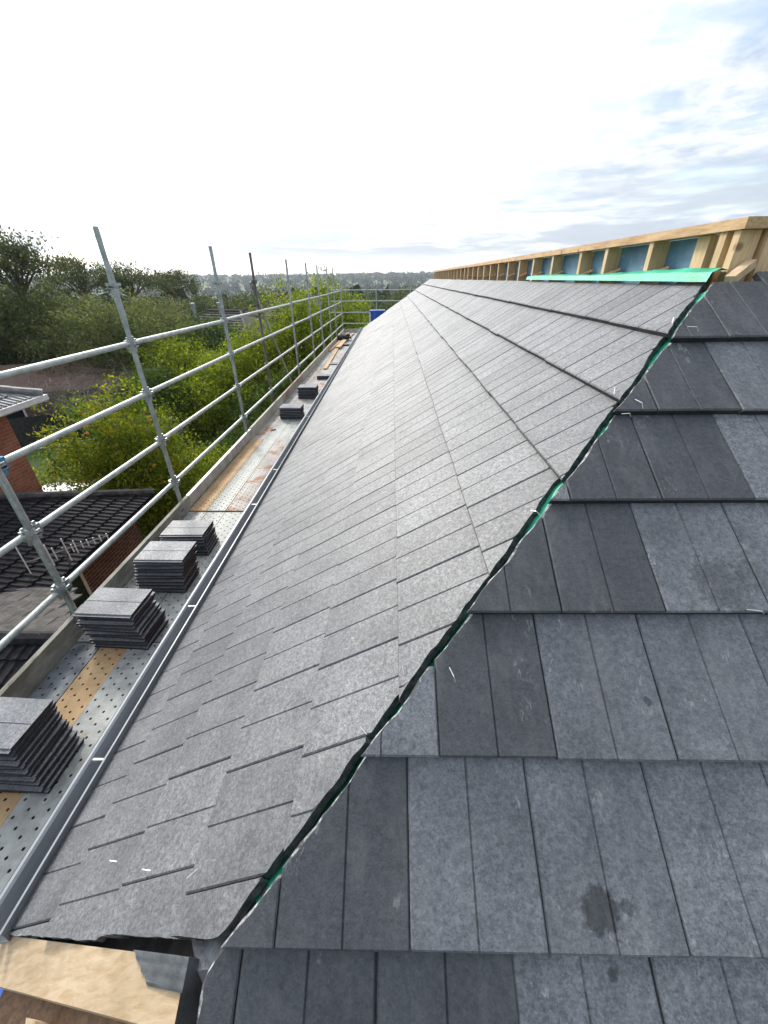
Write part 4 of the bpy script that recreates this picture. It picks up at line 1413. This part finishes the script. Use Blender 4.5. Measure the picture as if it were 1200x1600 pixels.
# ------------------------------------------------------------------ trees
def leaf_mesh(name, centres, radii, nleaf, size, mat, shell=0.55, seed=0, droop=0.0, clump=28, tint=None):
    """foliage: clumps of leaf-sized faces spread through ellipsoid lobes"""
    g = np.random.default_rng(seed)
    centres = np.array(centres, float)
    radii = np.array(radii, float)
    vol = (radii[:, 0] * radii[:, 1] * radii[:, 2]) ** (0.72)
    nc = max(8, nleaf // clump)
    lobe = g.choice(len(centres), nc, p=vol / vol.sum())
    d = g.normal(size=(nc, 3))
    d /= np.linalg.norm(d, axis=1, keepdims=True)
    rr = shell + (1 - shell) * g.random((nc, 1)) ** 0.6
    rr *= 1 + 0.22 * g.normal(size=(nc, 1)) * (g.random((nc, 1)) < 0.35)
    cc = centres[lobe] + d * rr * radii[lobe]
    csz = size * (2.2 + 2.2 * g.random(nc))
    ctone = np.clip(0.5 + 0.20 * g.normal(size=nc), 0, 1)
    idx = np.repeat(np.arange(nc), clump)
    n = len(idx)
    p = cc[idx] + g.normal(size=(n, 3)) * csz[idx, None] * np.array([0.55, 0.55, 0.42])
    p[:, 2] -= droop * g.random(n) * csz[idx]
    a = g.normal(size=(n, 3))
    a[:, 2] -= droop
    a /= np.linalg.norm(a, axis=1, keepdims=True)
    b = np.cross(a, g.normal(size=(n, 3)) + np.array([0, 0, 0.9]))
    b /= np.linalg.norm(b, axis=1, keepdims=True) + 1e-9
    s = size * (0.6 + 0.8 * g.random(n))[:, None]
    V = np.stack([p - a * s * .6, p + b * s * .27, p + a * s * .6, p - b * s * .27], 1).reshape(-1, 3)
    tone = np.clip(ctone[idx] + 0.16 * g.normal(size=n), 0, 1)
    me = bpy.data.meshes.new(name)
    V[:, 2] += CZ
    me.vertices.add(len(V))
    me.vertices.foreach_set('co', V.ravel())
    me.loops.add(n * 4)
    me.loops.foreach_set('vertex_index', np.arange(n * 4))
    me.polygons.add(n)
    me.polygons.foreach_set('loop_start', np.arange(n) * 4)
    me.polygons.foreach_set('loop_total', np.full(n, 4))
    at = me.attributes.new('rnd', 'FLOAT', 'FACE')
    at.data.foreach_set('value', tone.astype(np.float32))
    me.materials.append(M[mat])
    me.update(calc_edges=True)
    return me


def tree(name, x, y, base, top, width, mat, label, nleaf=6000, leaf=0.2, group=None, lobes=9, seed=1, trunk_h=0.35, depth=None, droop=0.0, spread=0.5, flat=0.55, cat='tree', shell=0.5, solid_low=False):
    g = np.random.default_rng(seed)
    r_ = root(name, (x, y, base), label, cat, group)
    H = top - base
    depth = depth or width
    C, RR = [], []
    for k in range(lobes):
        a = 2 * math.pi * (k * 0.618 + g.random() * .15)
        f = math.sqrt((k + .5) / lobes)
        zf = trunk_h + (1 - trunk_h) * (0.18 + 0.62 * (1 - f * f * .6) * g.uniform(.55, 1.0))
        rad = width * (0.20 + 0.12 * g.random())
        C.append((x + math.cos(a) * f * width * spread * .72, y + math.sin(a) * f * depth * spread * .72, base + H * zf))
        RR.append((rad, rad * depth / width, min(rad * flat * 1.5, H * .3)))
        if solid_low:
            C.append((x + math.cos(a) * f * width * spread * .75, y + math.sin(a) * f * depth * spread * .75, base + H * zf * .45))
            RR.append((rad, rad * depth / width, H * .28))
    C.append((x, y, top - H * 0.17))
    RR.append((width * .22, depth * .22, H * .17))
    tb = MB()
    tz = base + H * trunk_h
    rad0 = max(0.07, width * 0.028)
    lean = Vector((g.uniform(-.06, .06) * H, g.uniform(-.06, .06) * H, 0))
    fork = Vector((x, y, tz)) + lean * trunk_h
    tb.tube((x, y, base - 0.2), fork, rad0, 8, r2=rad0 * .75, caps=False)
    for k, (c, rr) in enumerate(zip(C, RR)):
        if k % (2 if solid_low else 1):
            continue
        e = Vector(c)
        midp = fork.lerp(e, .5) + Vector((g.uniform(-.1, .1) * width * .3, g.uniform(-.1, .1) * width * .3, H * .04))
        tb.tube(fork, midp, rad0 * .5, 6, r2=rad0 * .32, caps=False)
        tb.tube(midp, e, rad0 * .32, 5, r2=rad0 * .12, caps=False)
        for q in range(3):
            dd = Vector(g.normal(size=3).tolist()).normalized()
            tb.tube(midp.lerp(e, .6), e + Vector((dd.x * rr[0] * .8, dd.y * rr[1] * .8, dd.z * rr[2] * .8)), rad0 * .13, 4, r2=rad0 * .05, caps=False)
    mk('trunk', tb, 'bark', r_, smooth=True)
    me = leaf_mesh('crown', C, RR, nleaf, leaf, mat, shell, seed, droop)
    o = bpy.data.objects.new('crown', me)
    COL.objects.link(o)
    o.parent = r_
    o.location = -r_.location
    return r_


def P_(az, r):
    a = R(az)
    return r * math.sin(a), r * math.cos(a)


# dense dark trees to the left
for i, (az, r, top, wd, lab) in enumerate([
        (-47.5, 43, 1.3, 11, 'dark dense tree at the left edge of the picture, tallest of the left group'),
        (-41.8, 44, 1.0, 11, 'dark dense tree between the left edge and the first tall upright'),
        (-37.0, 43, 0.05, 10, 'dark bushy tree directly left of the first tall upright'),
        (-32.8, 36, -0.75, 9.5, 'dark bushy tree directly behind the first tall upright'),
        (-29.3, 46, -1.2, 10, 'dull green tree just right of the first tall upright')]):
    x, y = P_(az, r)
    tree('dark_tree', x, y, -8.0, top, wd, 'leafdark', lab, 42000, 0.17, 'dense dark trees beyond the brown roof', 11, 20 + i, .18, None, .4, .5, .75, solid_low=True)
# gum crowns showing against the sky
for i, (az, r, top, wd, lab) in enumerate([
        (-39.4, 44, 4.1, 6.5, 'open gum tree rising against the sky at the far left'),
        (-34.6, 60, 3.1, 7.0, 'thin windswept gum tree crown against the sky left of the tall upright'),
        (-30.2, 62, 2.7, 8.5, 'flat topped gum tree crown just right of the tall upright'),
        (-25.8, 75, 2.3, 7.0, 'small round gum tree with bare limbs standing alone on the skyline')]):
    x, y = P_(az, r)
    tree('gum_tree', x, y, ground_z(x, y), top, wd, 'leafgum', lab, 5200, 0.20, 'gum trees on the skyline', 10, 40 + i, .6, None, .5, .62, .30, shell=.2)
# middle distance trees and shrubs
mids = [
    (-22.5, 37, -2.6, 8.0, 'leafmid', 'mid green tree in front of the grey tiled hip roof, left side', 21600, 0.172),
    (-27.3, 31, -3.0, 6.5, 'leafbright', 'yellow green tree behind the upper rail right of the first tall upright', 21600, 0.145),
    (-30.5, 27, -4.2, 4.5, 'leafmid', 'rounded shrubby tree directly right of the first tall upright, mid height', 16800, 0.132),
    (-21.5, 26, -3.6, 7.0, 'leafbright', 'bright green tree filling the gap before the second upright', 28800, 0.132),
    (-17.0, 27, -2.45, 7.5, 'leafbright', 'bright green tree between the second and the brown upright', 33600, 0.132),
    (-12.8, 28, -0.55, 7.5, 'leafbright', 'tall bright green tree right of the brown upright', 36000, 0.132),
    (-9.3, 29, 0.30, 8.0, 'leafbright', 'tallest bright green tree, behind the far uprights', 38400, 0.132),
    (-5.0, 31, -1.15, 6.0, 'leafbright', 'bright green tree at the far scaffold corner', 28800, 0.132),
    (-14.5, 22, -4.3, 6.0, 'leafmid', 'darker tree low behind the diagonal brace', 26400, 0.125),
    (-9.5, 24, -3.6, 6.5, 'leafmid', 'darker tree low behind the far uprights and toe board', 26400, 0.125),
    (-19.5, 19.5, -5.6, 4.5, 'leafmid', 'low dark shrub behind the second upright', 19200, 0.099)]
for i, (az, r, top, wd, mt, lab, nl, lf) in enumerate(mids):
    x, y = P_(az, r)
    tree('broadleaf_tree', x, y, -8.0, top, wd, mt, lab, nl, lf, 'garden trees beyond the scaffold', 10, 60 + i, .12, None, .2, .5, .8, solid_low=True)
# citrus
cx, cy = P_(-36.2, 15.2)
cit = tree('citrus_tree', cx, cy, -8.0, -2.95, 4.7, 'leafcitrus', 'rounded citrus tree with orange fruit behind the dark tiled roof', 42000, 0.095, None, 11, 91, .12, 4.2, .1, .5, .85, solid_low=True)
g = np.random.default_rng(5)
fm = MB()
for k in range(70):
    a = g.normal(size=3); a /= np.linalg.norm(a)
    p = np.array([cx, cy, -5.1]) + a * np.array([2.1, 1.9, 1.9]) * g.uniform(.8, 1.02)
    for s_ in (1,):
        fm.tube(p - np.array([0, 0, .045]), p, .02, 7, r2=.048, caps=True).tube(p, p + np.array([0, 0, .045]), .048, 7, r2=.02, caps=True)
mk('fruit', fm, 'orange', cit, smooth=True, kind='stuff')
cx2, cy2 = P_(-27.5, 16.5)
tree('garden_shrub', cx2, cy2, -8.0, -5.75, 3.4, 'leafbright', 'low bright green shrub right of the citrus tree by the lawn', 9000, .11, None, 8, 95, .1, None, .1, .5, .8, 'shrub', solid_low=True)
# bare twiggy shrubs before the dark trees
for i, (az, r, top, wd, lab) in enumerate([(-37.5, 27, -3.9, 6.5, 'bare grey twiggy shrub in front of the brown roof'), (-33.0, 22, -5.6, 4, 'bare grey twiggy shrub above the citrus tree')]):
    x, y = P_(az, r)
    g = np.random.default_rng(70 + i)
    rr = root('bare_shrub', (x, y, -8.0), lab, 'shrub', 'bare shrubs in the garden')
    tb = MB()
    for k in range(60):
        a = g.uniform(0, 6.28); f = g.uniform(.1, .5) * wd
        e = Vector((x + math.cos(a) * f, y + math.sin(a) * f, -8 + (top + 8) * g.uniform(.6, 1)))
        m_ = Vector((x, y, -8)).lerp(e, .45) + Vector((0, 0, .3))
        tb.tube((x, y, -8), m_, .035, 4, r2=.025, caps=False).tube(m_, e, .025, 4, r2=.008, caps=False)
        for q_ in range(9):
            dd = Vector(g.normal(size=3).tolist()); dd.z = abs(dd.z) * .6
            s0 = m_.lerp(e, g.uniform(.1, 1))
            tb.tube(s0, s0 + dd * .55, .012, 3, r2=.005, caps=False)
    mk('twigs', tb, 'twig', rr)

# trees between the gardens and the valley: individual up to a few hundred metres
g = np.random.default_rng(123)
far_trees = []
proto = []
for k in range(4):
    me = leaf_mesh('crown', [(0, 0, -CZ + .62), (.22, .1, -CZ + .5), (-.2, .12, -CZ + .55), (.05, -.22, -CZ + .45), (0, 0, -CZ + .3)],
                   [(.22, .22, .3), (.2, .2, .22), (.2, .2, .22), (.2, .2, .2), (.3, .3, .2)], 1500, .06, 'leafgum', .4, 200 + k, .3, 20)
    tk = MB().tube((0, 0, -CZ), (0.02, 0.01, -CZ + .5), .03, 6, r2=.012, caps=False)
    proto.append((me, tk))
trunk_me = None
nfar = 0
for k in range(400):
    az = g.uniform(-31, 3)
    r = 60 + 260 * g.random() ** 1.4
    x, y = P_(az, r)
    h = g.uniform(7, 12)
    gz = ground_z(x, y)
    if any((x - a) ** 2 + (y - b) ** 2 < 30 for a, b in far_trees):
        continue
    if math.degrees(math.atan2(gz + h, r)) > -0.75:
        h = max(4, r * math.tan(R(-0.75 - g.uniform(0, .8))) - gz)
        if h > 13:
            h = 12
    far_trees.append((x, y))
    rr = root('valley_tree', (x, y, gz), 'tree standing on the slope between the gardens and the valley', 'tree', 'trees on the slope beyond the gardens')
    me, tk = proto[k % 4]
    o = bpy.data.objects.new('crown', me)
    COL.objects.link(o)
    o.parent = rr
    o.scale = (h * g.uniform(.9, 1.2), h * g.uniform(.9, 1.2), h)
    o.rotation_euler = (0, 0, g.uniform(0, 6.28))
    if trunk_me is None:
        to = mk('trunk', tk, 'bark', rr, origin=(0, 0, 0))
        trunk_me = to.data
        to.location = (0, 0, 0)
    else:
        to = bpy.data.objects.new('trunk', trunk_me)
        COL.objects.link(to)
        to.parent = rr
    to.scale = (h, h, h)
    nfar += 1
    if nfar >= 110:
        break

# the wooded valley and the hills behind it, one mass
def valley_wood():
    g = np.random.default_rng(321)
    n = 9000
    r = 230 + 3300 * g.random(n) ** 1.25
    az = np.radians(g.uniform(-60, 60, n))
    Vs, tone = [], []
    per = 14
    for k in range(n):
        x, y = r[k] * math.sin(az[k]), r[k] * math.cos(az[k])
        h = g.uniform(7, 15) * (1 + r[k] / 6000)
        z = ground_z(x, y)
        c = g.normal(size=(per, 3)) * np.array([.32, .32, .22]) * h + np.array([x, y, z + h * .55])
        a = g.normal(size=(per, 3)); a /= np.linalg.norm(a, axis=1, keepdims=True)
        b = np.cross(a, g.normal(size=(per, 3)) + np.array([0, 0, .8])); b /= np.linalg.norm(b, axis=1, keepdims=True) + 1e-9
        s = h * .30
        Vs.append(np.stack([c - a * s, c + b * s * .8, c + a * s, c - b * s * .8], 1).reshape(-1, 3))
        t0 = np.clip(.5 + .25 * g.normal(), 0, 1)
        tone.append(np.clip(t0 + .1 * g.normal(size=per), 0, 1))
    V = np.concatenate(Vs); tone = np.concatenate(tone)
    nf = len(V) // 4
    V[:, 2] += CZ
    me = bpy.data.meshes.new('valley_woods')
    me.vertices.add(len(V)); me.vertices.foreach_set('co', V.ravel())
    me.loops.add(nf * 4); me.loops.foreach_set('vertex_index', np.arange(nf * 4))
    me.polygons.add(nf)
    me.polygons.foreach_set('loop_start', np.arange(nf) * 4)
    me.polygons.foreach_set('loop_total', np.full(nf, 4))
    at = me.attributes.new('rnd', 'FLOAT', 'FACE')
    at.data.foreach_set('value', tone.astype(np.float32))
    me.materials.append(M['leaffar'])
    me.update(calc_edges=True)
    link_mesh('valley_woods', me, None, None, kind='stuff')


valley_wood()
# pale houses scattered through the valley
g = np.random.default_rng(77)
for k in range(90):
    az = g.uniform(-27, 4)
    r = 260 + 1500 * g.random() ** 1.1
    x, y = P_(az, r)
    z = ground_z(x, y)
    rr = root('valley_house', (x, y, z), 'small pale house among the trees far off in the valley', 'house', 'houses scattered across the valley')
    L_, D_, h = g.uniform(5, 9), g.uniform(4, 6), g.uniform(5, 8)
    ro_ = g.uniform(0, 3.14)
    cr, sr = math.cos(ro_), math.sin(ro_)
    T = lambda a, b, c: (x + a * cr - b * sr, y + a * sr + b * cr, z + c)
    mk('wall', MB().add([T(sx * L_, sy * D_, q) for q in (-2, h) for sx, sy in ((-1, -1), (1, -1), (1, 1), (-1, 1))], [(0, 1, 5, 4), (1, 2, 6, 5), (2, 3, 7, 6), (3, 0, 4, 7)]), 'housewall', rr)
    mk('roof', MB().add([T(-L_ - .5, -D_ - .5, h), T(L_ + .5, -D_ - .5, h), T(L_ + .5, D_ + .5, h), T(-L_ - .5, D_ + .5, h), T(-L_ * .6, 0, h + 3), T(L_ * .6, 0, h + 3)], [(0, 1, 5, 4), (2, 3, 4, 5), (1, 2, 5), (3, 0, 4), (3, 2, 1, 0)]), g.choice(['whitetile', 'greytile', 'brownroof']), rr)

# ------------------------------------------------------------------ haze over the valley
m = bpy.data.materials.new('haze')
m.use_nodes = True
t = m.node_tree
t.nodes.clear()
pv = N(t, 'ShaderNodeVolumePrincipled')
pv.inputs['Color'].default_value = (0.86, 0.92, 1.0, 1)
pv.inputs['Density'].default_value = 0.00013
pv.inputs['Anisotropy'].default_value = 0.2
ou = N(t, 'ShaderNodeOutputMaterial')
t.links.new(pv.outputs[0], ou.inputs['Volume'])
hz = mk('haze', MB().box((-4400, -4400, -75), (4400, 4400, 62)), m)
hz['kind'] = 'stuff'
